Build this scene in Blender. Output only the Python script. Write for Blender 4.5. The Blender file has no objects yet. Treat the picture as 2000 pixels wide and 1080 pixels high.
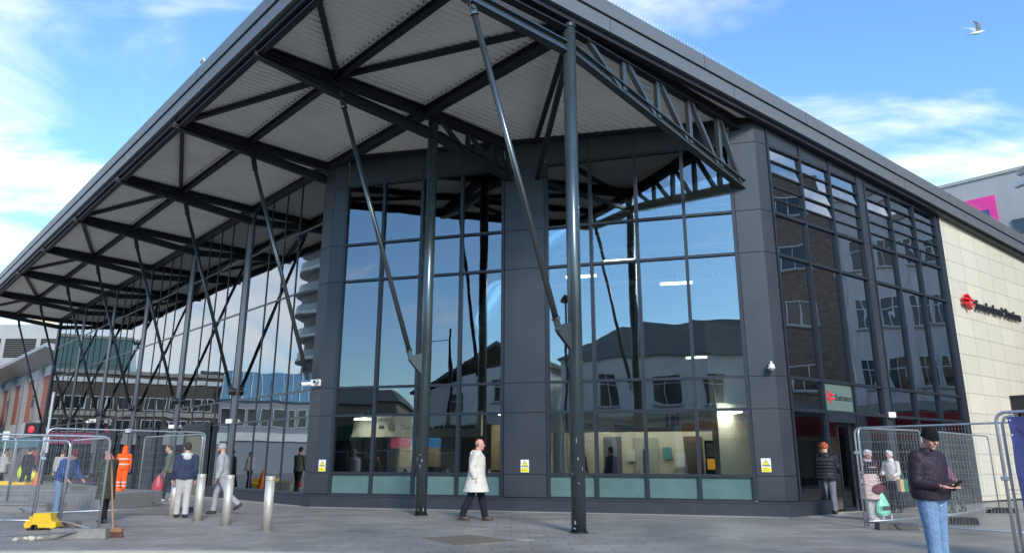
import bpy, bmesh, math, random
from mathutils import Vector, Matrix, Quaternion
random.seed(7)
PI = math.pi
scene = bpy.context.scene
col = scene.collection
# ---------------------------------------------------------------- camera
cd = bpy.data.cameras.new('camera'); cam = bpy.data.objects.new('camera', cd); col.objects.link(cam)
PITCH, ROLL = 0.2518, 0.0022
fw = Vector((0, math.cos(PITCH), math.sin(PITCH))); up0 = Vector((0, -math.sin(PITCH), math.cos(PITCH))); rt0 = Vector((1, 0, 0))
rt = math.cos(ROLL)*rt0 + math.sin(ROLL)*up0; upv = -math.sin(ROLL)*rt0 + math.cos(ROLL)*up0
M = Matrix((( rt.x, upv.x, -fw.x, 0), (rt.y, upv.y, -fw.y, 0), (rt.z, upv.z, -fw.z, 1.3), (0, 0, 0, 1)))
cam.matrix_world = M
cd.sensor_width = 36; cd.lens = 1397.3/2000*36; cd.clip_start = .05; cd.clip_end = 3000
scene.camera = cam
# ---------------------------------------------------------------- world
world = bpy.data.worlds.new('World'); scene.world = world; world.use_nodes = True
nt = world.node_tree; nt.nodes.clear(); N = nt.nodes.new; Lk = nt.links.new
SUN_EL, SUN_AZ = math.radians(29), math.radians(163)       # azimuth: clockwise from +Y
out = N('ShaderNodeOutputWorld'); bg = N('ShaderNodeBackground'); bg.inputs[1].default_value = .15
sky = N('ShaderNodeTexSky'); sky.sky_type = 'NISHITA'; sky.sun_disc = False
sky.sun_elevation = SUN_EL; sky.sun_rotation = SUN_AZ; sky.air_density = 1.15; sky.dust_density = .25; sky.ozone_density = 1.6
tc = N('ShaderNodeTexCoord'); sep = N('ShaderNodeSeparateXYZ'); Lk(tc.outputs['Generated'], sep.inputs[0])
def wm(op, a, b=None, clamp=False):
    n = N('ShaderNodeMath'); n.operation = op; n.use_clamp = clamp
    for i, v in enumerate((a, b)):
        if v is None: continue
        if isinstance(v, (int, float)): n.inputs[i].default_value = v
        else: Lk(v, n.inputs[i])
    return n.outputs[0]
zc = wm('MAXIMUM', sep.outputs[2], .02); den = wm('ADD', zc, .22)
cb = N('ShaderNodeCombineXYZ'); Lk(wm('DIVIDE', sep.outputs[0], den), cb.inputs[0]); Lk(wm('DIVIDE', sep.outputs[1], den), cb.inputs[1])
mp = N('ShaderNodeMapping'); mp.inputs['Rotation'].default_value = (0, 0, math.radians(-24)); mp.inputs['Scale'].default_value = (1.0, 2.1, 1); mp.inputs['Location'].default_value = (3.1, 1.35, 0)
Lk(cb.outputs[0], mp.inputs[0])
n1 = N('ShaderNodeTexNoise'); n1.inputs['Scale'].default_value = 1.25; n1.inputs['Detail'].default_value = 9; n1.inputs['Roughness'].default_value = .56; n1.inputs['Distortion'].default_value = .7
Lk(mp.outputs[0], n1.inputs['Vector'])
n2 = N('ShaderNodeTexNoise'); n2.inputs['Scale'].default_value = .55; n2.inputs['Detail'].default_value = 3
Lk(mp.outputs[0], n2.inputs['Vector'])
s = wm('ADD', wm('MULTIPLY', n1.outputs[0], .62), wm('MULTIPLY', n2.outputs[0], .38))
horiz = wm('MULTIPLY', wm('SUBTRACT', .62, zc, True), .23)
mr = N('ShaderNodeMapRange'); mr.interpolation_type = 'SMOOTHSTEP'; mr.inputs['From Min'].default_value = .49; mr.inputs['From Max'].default_value = .68
south = wm('MULTIPLY', wm('MAXIMUM', wm('SUBTRACT', .15, sep.outputs[1]), 0), .15)          # fewer clouds towards the south
Lk(wm('SUBTRACT', wm('ADD', s, horiz), south), mr.inputs['Value'])
mx = N('ShaderNodeMix'); mx.data_type = 'RGBA'; Lk(wm('MULTIPLY', mr.outputs[0], .88), mx.inputs[0])
tint = N('ShaderNodeMix'); tint.data_type = 'RGBA'; tint.blend_type = 'MULTIPLY'; tint.inputs[0].default_value = 1; Lk(sky.outputs[0], tint.inputs[6]); tint.inputs[7].default_value = (.68, .93, 1.14, 1)
Lk(tint.outputs[2], mx.inputs[6]); mx.inputs[7].default_value = (6.6, 6.6, 6.7, 1)
Lk(mx.outputs[2], bg.inputs[0]); Lk(bg.outputs[0], out.inputs[0])
# ---------------------------------------------------------------- sun
sd = bpy.data.lights.new('sun', 'SUN'); sd.energy = 2.0; sd.angle = math.radians(12); sd.color = (1, .93, .83)
sun = bpy.data.objects.new('sun', sd); col.objects.link(sun)
sdir = Vector((math.sin(SUN_AZ)*math.cos(SUN_EL), math.cos(SUN_AZ)*math.cos(SUN_EL), math.sin(SUN_EL)))
sun.rotation_euler = sdir.to_track_quat('Z', 'Y').to_euler()
# ---------------------------------------------------------------- exposure
scene.view_settings.view_transform = 'Standard'; scene.view_settings.look = 'None'; scene.view_settings.exposure = .88; scene.view_settings.gamma = 1
scene.render.engine = 'CYCLES'
# ================================================================ helpers
def tag(o, label=None, cat=None, group=None, kind=None):
    if label: o['label'] = label
    if cat: o['category'] = cat
    if group: o['group'] = group
    if kind: o['kind'] = kind
    return o
def empty(name, loc=(0, 0, 0), rz=0, label=None, cat=None, group=None):
    o = bpy.data.objects.new(name, None); col.objects.link(o); o.location = loc; o.rotation_euler = (0, 0, rz)
    o.empty_display_size = .3
    return tag(o, label, cat, group)
MATS = {}
def mat(name, c, rough=.6, metal=0., var=0., vs=3., bump=0., bs=40., rvar=0., spec=.5, stretch=None, emit=None, coat=0.):
    if name in MATS: return MATS[name]
    m = bpy.data.materials.new(name); m.use_nodes = True; t = m.node_tree; b = t.nodes['Principled BSDF']
    b.inputs['Base Color'].default_value = (*c, 1); b.inputs['Roughness'].default_value = rough; b.inputs['Metallic'].default_value = metal
    b.inputs['Specular IOR Level'].default_value = spec; b.inputs['Coat Weight'].default_value = coat
    if var or bump or rvar:
        tcn = t.nodes.new('ShaderNodeTexCoord'); src = tcn.outputs['Object']
        if stretch:
            mpn = t.nodes.new('ShaderNodeMapping'); mpn.inputs['Scale'].default_value = stretch; t.links.new(src, mpn.inputs[0]); src = mpn.outputs[0]
    if var or rvar:
        n = t.nodes.new('ShaderNodeTexNoise'); n.inputs['Scale'].default_value = vs; n.inputs['Detail'].default_value = 6; n.inputs['Roughness'].default_value = .62
        t.links.new(src, n.inputs['Vector'])
    if var:
        r = t.nodes.new('ShaderNodeMapRange'); r.inputs['From Min'].default_value = .3; r.inputs['From Max'].default_value = .7
        r.inputs['To Min'].default_value = 1-var; r.inputs['To Max'].default_value = 1+var
        t.links.new(n.outputs[0], r.inputs['Value'])
        v = t.nodes.new('ShaderNodeVectorMath'); v.operation = 'SCALE'; v.inputs[0].default_value = c; t.links.new(r.outputs[0], v.inputs['Scale'])
        t.links.new(v.outputs[0], b.inputs['Base Color'])
    if rvar:
        r2 = t.nodes.new('ShaderNodeMapRange'); r2.inputs['From Min'].default_value = .3; r2.inputs['From Max'].default_value = .7
        r2.inputs['To Min'].default_value = max(.02, rough-rvar); r2.inputs['To Max'].default_value = min(1, rough+rvar)
        t.links.new(n.outputs[0], r2.inputs['Value']); t.links.new(r2.outputs[0], b.inputs['Roughness'])
    if bump:
        n3 = t.nodes.new('ShaderNodeTexNoise'); n3.inputs['Scale'].default_value = bs; n3.inputs['Detail'].default_value = 4; t.links.new(src, n3.inputs['Vector'])
        bn = t.nodes.new('ShaderNodeBump'); bn.inputs['Strength'].default_value = bump; bn.inputs['Distance'].default_value = .02
        t.links.new(n3.outputs[0], bn.inputs['Height']); t.links.new(bn.outputs[0], b.inputs['Normal'])
    if emit:
        b.inputs['Emission Color'].default_value = (*emit[0], 1); b.inputs['Emission Strength'].default_value = emit[1]
    MATS[name] = m; return m

class MB:
    """collects closed shapes and links them as one mesh object"""
    def __init__(s): s.v = []; s.f = []; s.g = []
    def add(s, vs, fs):
        s.g.append((len(s.v), len(s.f))); o = len(s.v); s.v += [tuple(p) for p in vs]; s.f += [tuple(i+o for i in f) for f in fs]; return s
    def hexa(s, P):                        # 8 points: bottom 4, top 4
        return s.add(P, [(3, 2, 1, 0), (4, 5, 6, 7), (0, 1, 5, 4), (1, 2, 6, 5), (2, 3, 7, 6), (3, 0, 4, 7)])
    def box(s, x0, y0, z0, x1, y1, z1):
        x0, x1 = sorted((x0, x1)); y0, y1 = sorted((y0, y1)); z0, z1 = sorted((z0, z1))
        return s.hexa([(x0, y0, z0), (x1, y0, z0), (x1, y1, z0), (x0, y1, z0), (x0, y0, z1), (x1, y0, z1), (x1, y1, z1), (x0, y1, z1)])
    def prism(s, poly, z0, z1):            # plan polygon (ccw), z0/z1 numbers or functions of (x,y)
        g = lambda z, p: z(*p) if callable(z) else z
        n = len(poly)
        a = [(p[0], p[1], g(z0, p)) for p in poly]; b = [(p[0], p[1], g(z1, p)) for p in poly]
        ar = sum(poly[i][0]*poly[(i+1) % n][1]-poly[(i+1) % n][0]*poly[i][1] for i in range(n))
        fs = [tuple(range(n))[::-1], tuple(range(n, 2*n))] + [(i, (i+1) % n, (i+1) % n+n, i+n) for i in range(n)]
        if ar < 0: fs = [f[::-1] for f in fs]
        return s.add(a+b, fs)
    def wallbox(s, p, q, t, z0, z1, off=0):   # vertical slab from p to q, thickness t to the left of p->q, shifted by off
        p = Vector(p[:2]); q = Vector(q[:2]); d = (q-p).normalized(); n = Vector((-d.y, d.x))
        a = p+n*off; b = q+n*off; c = b+n*t; e = a+n*t
        return s.prism([a, b, c, e], z0, z1)
    def bar(s, p, q, w, h, up=(0, 0, 1)):
        p = Vector(p); q = Vector(q); d = (q-p).normalized(); u = Vector(up)
        sd_ = d.cross(u)
        if sd_.length < 1e-4: sd_ = d.cross(Vector((1, 0, 0)))
        sd_.normalize(); u = sd_.cross(d).normalized(); a = sd_*w/2; b = u*h/2
        return s.hexa([p-a-b, p+a-b, q+a-b, q-a-b, p-a+b, p+a+b, q+a+b, q-a+b])
    def ibeam(s, p, q, w, h, t=.03, up=(0, 0, 1)):
        p = Vector(p); q = Vector(q); d = (q-p).normalized(); sd_ = d.cross(Vector(up)).normalized(); u = sd_.cross(d).normalized()
        s.bar(p+u*(h/2-t/2), q+u*(h/2-t/2), w, t, u); s.bar(p-u*(h/2-t/2), q-u*(h/2-t/2), w, t, u); s.bar(p, q, t, h-2*t-.001, u)
        return s
    def tube(s, pts, r, n=10, cap=True):
        pts = [Vector(p) for p in pts]; rs = r if isinstance(r, (list, tuple)) else [r]*len(pts)
        base = len(s.v); prev = None
        for i, p in enumerate(pts):
            d = (pts[min(i+1, len(pts)-1)]-pts[max(i-1, 0)]).normalized()
            if prev is None:
                x = d.cross(Vector((0, 0, 1)))
                if x.length < .05: x = d.cross(Vector((1, 0, 0)))
            else: x = prev-d*prev.dot(d)
            x.normalize(); y = d.cross(x); prev = x
            for k in range(n):
                a = 2*PI*k/n; s.v.append(tuple(p+(x*math.cos(a)+y*math.sin(a))*rs[i]))
        for i in range(len(pts)-1):
            for k in range(n):
                k2 = (k+1) % n; s.f.append((base+i*n+k, base+i*n+k2, base+(i+1)*n+k2, base+(i+1)*n+k))
        if cap:
            s.f.append(tuple(base+k for k in range(n))[::-1]); s.f.append(tuple(base+(len(pts)-1)*n+k for k in range(n)))
        return s
    def ell(s, c, r, axes=None, nu=14, nv=9):
        c = Vector(c); ax = axes or (Vector((1, 0, 0)), Vector((0, 1, 0)), Vector((0, 0, 1))); base = len(s.v)
        r = (r, r, r) if isinstance(r, (int, float)) else r
        P = lambda x, y, z: tuple(c+ax[0]*x*r[0]+ax[1]*y*r[1]+ax[2]*z*r[2])
        s.v.append(P(0, 0, -1))
        for j in range(1, nv):
            t = PI*j/nv
            for i in range(nu):
                a = 2*PI*i/nu; s.v.append(P(math.sin(t)*math.cos(a), math.sin(t)*math.sin(a), -math.cos(t)))
        s.v.append(P(0, 0, 1)); top = len(s.v)-1
        for i in range(nu):
            i2 = (i+1) % nu
            s.f.append((base, base+1+i2, base+1+i)); s.f.append((top, base+1+(nv-2)*nu+i, base+1+(nv-2)*nu+i2))
            for j in range(nv-2): s.f.append((base+1+j*nu+i, base+1+j*nu+i2, base+1+(j+1)*nu+i2, base+1+(j+1)*nu+i))
        return s
    def loft(s, rings, n=18):              # rings: (centre, xaxis, yaxis) vectors already scaled
        base = len(s.v)
        for c, x, y in rings:
            for k in range(n):
                a = 2*PI*k/n; s.v.append(tuple(Vector(c)+Vector(x)*math.cos(a)+Vector(y)*math.sin(a)))
        for i in range(len(rings)-1):
            for k in range(n):
                k2 = (k+1) % n; s.f.append((base+i*n+k, base+i*n+k2, base+(i+1)*n+k2, base+(i+1)*n+k))
        s.f.append(tuple(base+k for k in range(n))[::-1]); s.f.append(tuple(base+(len(rings)-1)*n+k for k in range(n)))
        return s
    def build(s, name, m, parent=None, smooth=False, bevel=0, mw=None, voxel=0, sm=2, folds=0):
        me = bpy.data.meshes.new(name); me.from_pydata(s.v, [], s.f); me.update()
        o = bpy.data.objects.new(name, me); col.objects.link(o)
        if mw is not None: o.matrix_world = mw
        if parent is not None: o.parent = parent
        me.materials.append(m)
        if bevel:
            b = o.modifiers.new('bevel', 'BEVEL'); b.width = bevel; b.segments = 2; b.limit_method = 'ANGLE'
        if voxel:
            r = o.modifiers.new('r', 'REMESH'); r.mode = 'VOXEL'; r.voxel_size = voxel
            k = o.modifiers.new('s', 'SMOOTH'); k.factor = .5; k.iterations = sm
            if folds:
                for nm_, sz_, st_ in (('fold_noise', .12, .016), ('crease_noise', .04, .004)):
                    tx_ = bpy.data.textures.get(nm_) or bpy.data.textures.new(nm_, 'CLOUDS'); tx_.noise_scale = sz_; tx_.noise_depth = 2
                    w_ = o.modifiers.new('f', 'DISPLACE'); w_.texture = tx_; w_.strength = st_*folds; w_.mid_level = .5; w_.texture_coords = 'LOCAL'
            dg = bpy.context.evaluated_depsgraph_get(); me2 = bpy.data.meshes.new_from_object(o.evaluated_get(dg)); o.modifiers.clear(); o.data = me2
            bpy.data.meshes.remove(me); me = me2; me.name = name
            if not me.materials: me.materials.append(m)
            smooth = True
        if smooth:
            for p in me.polygons: p.use_smooth = True
        return o
def text_obj(body, size, m, name, parent=None, mw=None, ext=.004, off=0., align='LEFT', space=1.):
    cu = bpy.data.curves.new(name, 'FONT'); cu.body = body; cu.size = size; cu.extrude = ext; cu.offset = off; cu.align_x = align; cu.space_character = space; cu.resolution_u = 3
    o = bpy.data.objects.new(name, cu); col.objects.link(o)
    dg = bpy.context.evaluated_depsgraph_get(); me = bpy.data.meshes.new_from_object(o.evaluated_get(dg)); bpy.data.objects.remove(o)
    o = bpy.data.objects.new(name, me); col.objects.link(o); me.materials.clear(); me.materials.append(m)
    if mw is not None: o.matrix_world = mw
    if parent is not None: o.parent = parent
    return o
def face_mat(loc, ang, flip=False):
    """x runs along horizontal direction 'ang', y is up, z is the outward normal (to the right of the direction)"""
    x = Vector((math.cos(ang), math.sin(ang), 0)); y = Vector((0, 0, 1)); z = x.cross(y)
    return Matrix(((x.x, y.x, z.x, loc[0]), (x.y, y.y, z.y, loc[1]), (x.z, y.z, z.z, loc[2]), (0, 0, 0, 1)))
# ---------------------------------------------------------------- site frame
A_R, A_F, A_L = 0.6297, -0.2803, 2.323
uR = Vector((math.cos(A_R), math.sin(A_R))); uL = Vector((math.cos(A_L), math.sin(A_L))); uF = Vector((math.cos(A_F), math.sin(A_F)))
R0 = Vector((7.067, 18.467)); L0 = Vector((-6.1617, 22.2385)); F0 = Vector((-5.2879, 21.726)); FM = 1.3092
nR = Vector((uR.y, -uR.x)); nL = Vector((-uL.y, uL.x)); nF = Vector((uF.y, -uF.x))     # outward normals
def AB(a, b, z=None):
    p = R0+uR*a+uL*b
    return Vector((p.x, p.y, z)) if z is not None else p
def a_of(p):                                # R-direction coordinate of a plan point
    d = Vector((p[0], p[1]))-R0; det = uR.x*uL.y-uR.y*uL.x
    return (d.x*uL.y-d.y*uL.x)/det
zsoff = lambda a: 10.53-.052*a
zsxy = lambda x, y: zsoff(a_of((x, y)))
def RP(s, z=None, o=0): p = R0+uR*s+nR*o; return Vector((p.x, p.y, z)) if z is not None else p
def LP(s, z=None, o=0): p = L0+uL*s+nL*o; return Vector((p.x, p.y, z)) if z is not None else p
def FP(t, z=None, o=0): p = F0+uF*(t*FM)+nF*o; return Vector((p.x, p.y, z)) if z is not None else p
ZA, ZB, ZC, ZD, ZE, ZF, ZG, ZL = 9.852, 7.878, 6.695, 3.407, 2.586, .949, .354, 8.819
# ---------------------------------------------------------------- materials
def glass_mat(name, tint, ior, wob=.0, wscale=.7, rough=0.):
    m = bpy.data.materials.new(name); m.use_nodes = True; t = m.node_tree; t.nodes.clear()
    o = t.nodes.new('ShaderNodeOutputMaterial'); mixs = t.nodes.new('ShaderNodeMixShader'); tr = t.nodes.new('ShaderNodeBsdfTransparent'); gl = t.nodes.new('ShaderNodeBsdfGlossy')
    fr = t.nodes.new('ShaderNodeFresnel'); fr.inputs[0].default_value = ior
    tr.inputs[0].default_value = (*tint, 1); gl.inputs[0].default_value = (.92, .96, 1, 1); gl.inputs['Roughness'].default_value = rough
    if wob:
        tcn = t.nodes.new('ShaderNodeTexCoord'); n = t.nodes.new('ShaderNodeTexNoise'); n.inputs['Scale'].default_value = wscale; n.inputs['Detail'].default_value = 1.5
        oi = t.nodes.new('ShaderNodeObjectInfo'); vm = t.nodes.new('ShaderNodeVectorMath'); vm.operation = 'ADD'; sc = t.nodes.new('ShaderNodeVectorMath'); sc.operation = 'SCALE'; sc.inputs[0].default_value = (17, 31, 23)
        t.links.new(oi.outputs['Random'], sc.inputs['Scale']); t.links.new(tcn.outputs['Object'], vm.inputs[0]); t.links.new(sc.outputs[0], vm.inputs[1]); t.links.new(vm.outputs[0], n.inputs['Vector'])
        bn = t.nodes.new('ShaderNodeBump'); bn.inputs['Strength'].default_value = 1; bn.inputs['Distance'].default_value = wob
        t.links.new(n.outputs[0], bn.inputs['Height']); t.links.new(bn.outputs[0], gl.inputs['Normal'])
    t.links.new(fr.outputs[0], mixs.inputs[0]); t.links.new(tr.outputs[0], mixs.inputs[1]); t.links.new(gl.outputs[0], mixs.inputs[2]); t.links.new(mixs.outputs[0], o.inputs[0])
    MATS[name] = m; return m
G_STATION = glass_mat('station_glass', (.66, .74, .72), 2.75, .010, .55)
G_CLEAR = glass_mat('clear_glass', (.80, .86, .84), 2.1, .010, .55)
G_WOBL = glass_mat('wavy_curtain_glass', (.50, .57, .56), 4.0, .010, .35)
G_WOB = glass_mat('wavy_glass', (.45, .51, .50), 4.6, .016, .5)
G_WIN = glass_mat('window_glass', (.35, .4, .4), 1.9, .004, .8)
M_CLAD = mat('slate_cladding', (.048, .054, .065), .45, .25, var=.07, vs=.8, rvar=.08, bump=.03, bs=2.)
M_FRAME = mat('dark_frame', (.028, .036, .047), .42, .3, var=.06, vs=2.)
M_STEEL = mat('black_steel', (.012, .015, .021), .5, .0, var=.15, vs=2.)
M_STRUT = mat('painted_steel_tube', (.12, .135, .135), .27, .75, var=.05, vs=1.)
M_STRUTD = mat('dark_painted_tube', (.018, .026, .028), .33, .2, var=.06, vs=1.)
M_COLUMN = mat('painted_column', (.085, .112, .118), .27, .6, var=.07, vs=1.5, rvar=.03)
M_FASCIA = mat('fascia_metal', (.15, .158, .165), .48, .3, var=.04, vs=.5)
M_PLINTH = mat('plinth_metal', (.038, .044, .056), .5, .2, var=.12, vs=3, bump=.03, bs=9)
M_WHITEP = mat('white_plastic', (.75, .75, .73), .4)
M_BLACK = mat('black_rubber', (.015, .015, .016), .75, bump=.2, bs=60)
M_GALV = mat('galvanised_steel', (.50, .52, .54), .38, .75, var=.12, vs=14, rvar=.12)
M_CONC = mat('weathered_concrete', (.21, .205, .185), .9, var=.28, vs=6, bump=.5, bs=30)
M_STONE = mat('granite_block', (.225, .22, .21), .75, var=.12, vs=8, bump=.25, bs=60)
M_INWALL = mat('interior_cream', (.68, .64, .53), .8, var=.04, vs=1.5)
M_INDARK = mat('interior_dark', (.06, .06, .065), .8)
M_INFLOOR = mat('interior_floor', (.16, .155, .15), .5)
def joints(m, sx, sz, ox=0, oz=0, w=.012, dark=.55, plane='xz', stagger=0., tonal=.06, bump=.4, cols=None):
    """panel or slab joints in object space added to a Principled material"""
    t = m.node_tree; b = t.nodes['Principled BSDF']; L = t.links.new
    tcn = t.nodes.new('ShaderNodeTexCoord'); sp = t.nodes.new('ShaderNodeSeparateXYZ'); L(tcn.outputs['Object'], sp.inputs[0])
    def mt(op, a, b2=None):
        n = t.nodes.new('ShaderNodeMath'); n.operation = op
        for i, v in enumerate((a, b2)):
            if v is None: continue
            if isinstance(v, (int, float)): n.inputs[i].default_value = v
            else: L(v, n.inputs[i])
        return n.outputs[0]
    X = sp.outputs[0]; Z = sp.outputs[2 if plane == 'xz' else 1]
    v = mt('DIVIDE', mt('SUBTRACT', Z, oz), sz); row = mt('FLOOR', v); fv = mt('SUBTRACT', v, row)
    u = mt('ADD', mt('DIVIDE', mt('SUBTRACT', X, ox), sx), mt('MULTIPLY', row, stagger)); cu_ = mt('FLOOR', u); fu = mt('SUBTRACT', u, cu_)
    du = mt('MULTIPLY', mt('MINIMUM', fu, mt('SUBTRACT', 1, fu)), sx); dv = mt('MULTIPLY', mt('MINIMUM', fv, mt('SUBTRACT', 1, fv)), sz)
    d = mt('MINIMUM', du, dv); j = t.nodes.new('ShaderNodeMapRange'); j.inputs['From Min'].default_value = w*.4; j.inputs['From Max'].default_value = w; L(d, j.inputs['Value'])
    cbn = t.nodes.new('ShaderNodeCombineXYZ'); L(row, cbn.inputs[0]); L(cu_, cbn.inputs[1]); wn = t.nodes.new('ShaderNodeTexWhiteNoise'); wn.noise_dimensions = '2D'; L(cbn.outputs[0], wn.inputs['Vector'])
    tone = mt('ADD', mt('MULTIPLY', wn.outputs['Value'], 2*tonal), 1-tonal)
    dk = mt('ADD', mt('MULTIPLY', j.outputs[0], 1-dark), dark)
    mul = mt('MULTIPLY', tone, dk)
    vm = t.nodes.new('ShaderNodeVectorMath'); vm.operation = 'SCALE'; L(mul, vm.inputs['Scale'])
    if b.inputs['Base Color'].is_linked: L(b.inputs['Base Color'].links[0].from_socket, vm.inputs[0])
    else: vm.inputs[0].default_value = b.inputs['Base Color'].default_value[:3]
    L(vm.outputs[0], b.inputs['Base Color'])
    if bump:
        bn = t.nodes.new('ShaderNodeBump'); bn.inputs['Strength'].default_value = bump; bn.inputs['Distance'].default_value = .01; L(j.outputs[0], bn.inputs['Height'])
        if b.inputs['Normal'].is_linked: L(b.inputs['Normal'].links[0].from_socket, bn.inputs['Normal'])
        L(bn.outputs[0], b.inputs['Normal'])
    return m
M_TILE = joints(mat('cream_stone_tile', (.60, .555, .45), .62, var=.03, vs=2.5), 1.225, .672, ox=11.72, oz=6.93-6.72, w=.016, dark=.55, tonal=.05)
M_PAVE = joints(mat('granite_paving', (.29, .262, .228), .42, var=.24, vs=.5, rvar=.2, bump=.12, bs=90), .62, .42, w=.012, dark=.5, plane='xy', stagger=.5, tonal=.12, bump=.3)
def spots(m):
    t = m.node_tree; b = t.nodes['Principled BSDF']; L = t.links.new; tcn = t.nodes.new('ShaderNodeTexCoord')
    vo = t.nodes.new('ShaderNodeTexVoronoi'); vo.inputs['Scale'].default_value = 1.9; L(tcn.outputs['Object'], vo.inputs['Vector'])
    mr_ = t.nodes.new('ShaderNodeMapRange'); mr_.inputs['From Min'].default_value = .035; mr_.inputs['From Max'].default_value = .06; mr_.inputs['To Min'].default_value = .55; mr_.inputs['To Max'].default_value = 1; L(vo.outputs['Distance'], mr_.inputs['Value'])
    n = t.nodes.new('ShaderNodeTexNoise'); n.inputs['Scale'].default_value = .23; n.inputs['Detail'].default_value = 7; n.inputs['Roughness'].default_value = .7; L(tcn.outputs['Object'], n.inputs['Vector'])
    m2 = t.nodes.new('ShaderNodeMapRange'); m2.inputs['From Min'].default_value = .44; m2.inputs['From Max'].default_value = .58; m2.inputs['To Min'].default_value = .88; m2.inputs['To Max'].default_value = 1.05; L(n.outputs[0], m2.inputs['Value'])
    mu = t.nodes.new('ShaderNodeMath'); mu.operation = 'MULTIPLY'; L(mr_.outputs[0], mu.inputs[0]); L(m2.outputs[0], mu.inputs[1])
    v = t.nodes.new('ShaderNodeVectorMath'); v.operation = 'SCALE'; L(b.inputs['Base Color'].links[0].from_socket, v.inputs[0]); L(mu.outputs[0], v.inputs['Scale']); L(v.outputs[0], b.inputs['Base Color'])
    rm = t.nodes.new('ShaderNodeMapRange'); rm.inputs['From Min'].default_value = .44; rm.inputs['From Max'].default_value = .58; rm.inputs['To Min'].default_value = .38; rm.inputs['To Max'].default_value = .56; L(n.outputs[0], rm.inputs['Value']); L(rm.outputs[0], b.inputs['Roughness'])
spots(M_PAVE)
# ================================================================ setting: ground, road, kerb
g = MB(); g.box(-700, -700, -.5, 700, 1200, -.2); tag(g.build('ground', mat('far_ground', (.10, .10, .095), .9, var=.2, vs=.05)), kind='structure')
M_ASPH = mat('asphalt', (.045, .046, .05), .8, var=.25, vs=5, bump=.5, bs=120)
g = MB(); g.box(-60, -12, -.196, 60, 13, -.11); tag(g.build('road', M_ASPH), kind='structure')
KP = [(-60, 9.0), (-20, 10.2), (-12, 10.75), (-7.46, 11.11), (-5.5, 11.27), (-4.55, 11.24), (-3.6, 11.14), (-2.5, 10.9), (-1.2, 10.45), (0.5, 9.6), (2.4, 8.2), (4, 6.2), (6, 3), (9, -3), (13, -10)]
g = MB(); g.prism([(p[0], p[1]) for p in KP] + [(60, -10), (60, 70), (110, 70), (110, 160), (-160, 160), (-160, 9)], -.19, 0)
tag(g.build('paving', M_PAVE), kind='structure')
M_KERB = mat('kerb_stone', (.42, .40, .35), .7, var=.12, vs=4, bump=.2, bs=50)
g = MB()
for (x0, y0), (x1, y1) in zip(KP[1:-1], KP[2:]):
    d = Vector((x1-x0, y1-y0)).normalized(); n = Vector((-d.y, d.x))
    g.prism([(x0-n.x*.04, y0-n.y*.04), (x1-n.x*.04, y1-n.y*.04), (x1+n.x*.13, y1+n.y*.13), (x0+n.x*.13, y0+n.y*.13)], -.11, .006)
tag(g.build('kerb', M_KERB), kind='structure')
g = MB()                                   # pale margin strip along the foot of the station
g.wallbox(LP(30, None, .0), LP(-.0, None, .0), .34, -.01, .004, -.39); g.wallbox(FP(-.4, None, .06), FP(9.53, None, .06), -.3, -.01, .0045); g.wallbox(R0+nR*.06, RP(1.6, None, .06), -.3, -.01, .005)
tag(g.build('path', mat('pale_margin', (.36, .345, .31), .6, var=.12, vs=5)), kind='structure')
# paving inlays: service covers
def cover(name, cx, cy, pts, m, label):
    o = MB(); o.prism(pts, .0, .007); b = o.build(name, m, mw=Matrix.Translation((cx, cy, 0)), bevel=.002); return tag(b, label, 'cover')
cover('inspection_cover', -.76, 12.8, [(-.78, .37), (-.1, -.72), (.80, -.05), (.02, .92)], mat('rusty_cover', (.17, .135, .10), .75, var=.2, vs=8, bump=.5, bs=80), 'large brown recessed inspection cover in the paving in front of the walking man')
cover('inspection_cover', .23, 12.87, [(-.16, 0), (0, -.17), (.17, .02), (.01, .18)], mat('pale_cover', (.38, .37, .34), .6), 'small pale square cover in the paving right of the brown cover')
cover('inspection_cover', -8.95, 18.6, [(-.75, -.12), (.55, -.2), (.75, .1), (-.5, .2)], mat('dark_cover', (.10, .10, .10), .6), 'dark drain cover in the paving by the fence left of the bollards')
# ================================================================ station
ST = empty('railway_station', (R0.x, R0.y, 0), 0, 'large glass and slate grey railway station under a wide overhanging mono pitch canopy', 'station')
def P(mb, name, m, parent=ST, split=False, **k):        # build in world space, keep under the station
    mb.v = [(x-R0.x, y-R0.y, z) for x, y, z in mb.v]
    if split:                              # every separate piece becomes a part of its own
        gs = mb.g+[(len(mb.v), len(mb.f))]
        for (v0, f0), (v1, f1) in zip(gs[:-1], gs[1:]):
            q = MB(); q.v = mb.v[v0:v1]; q.f = [tuple(i-v0 for i in f) for f in mb.f[f0:f1]]; q.build(name, m, parent, **k)
        return None
    return mb.build(name, m, parent, **k)
CH_L = FP(-.37); CH_R = FP(9.545)
# --- glazing rows
def pane(p, q, z0, z1, name, m, nrm, par=ST, tilt=0):
    mb = MB(); n = Vector((nrm.x, nrm.y)); a = Vector(p[:2])-n*.012; b = Vector(q[:2])-n*.012; c = b-n*.024; d = a-n*.024
    t = n*tilt
    g0 = lambda z: z
    Z1a = z1(*a) if callable(z1) else z1; Z1b = z1(*b) if callable(z1) else z1
    mb.hexa([(a.x+t.x, a.y+t.y, z0), (b.x+t.x, b.y+t.y, z0), (c.x+t.x, c.y+t.y, z0), (d.x+t.x, d.y+t.y, z0), (a.x, a.y, Z1a), (b.x, b.y, Z1b), (c.x, c.y, Z1b), (d.x, d.y, Z1a)])
    return P(mb, name, m, par)
M_FROST = mat('frosted_glass', (.10, .175, .17), .18, var=.12, vs=1.6, rvar=.06, coat=.6)
ftr = [0, 1, 2, 3, 4, 5, 6, 7, 8, 9]
mull = .045
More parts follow.
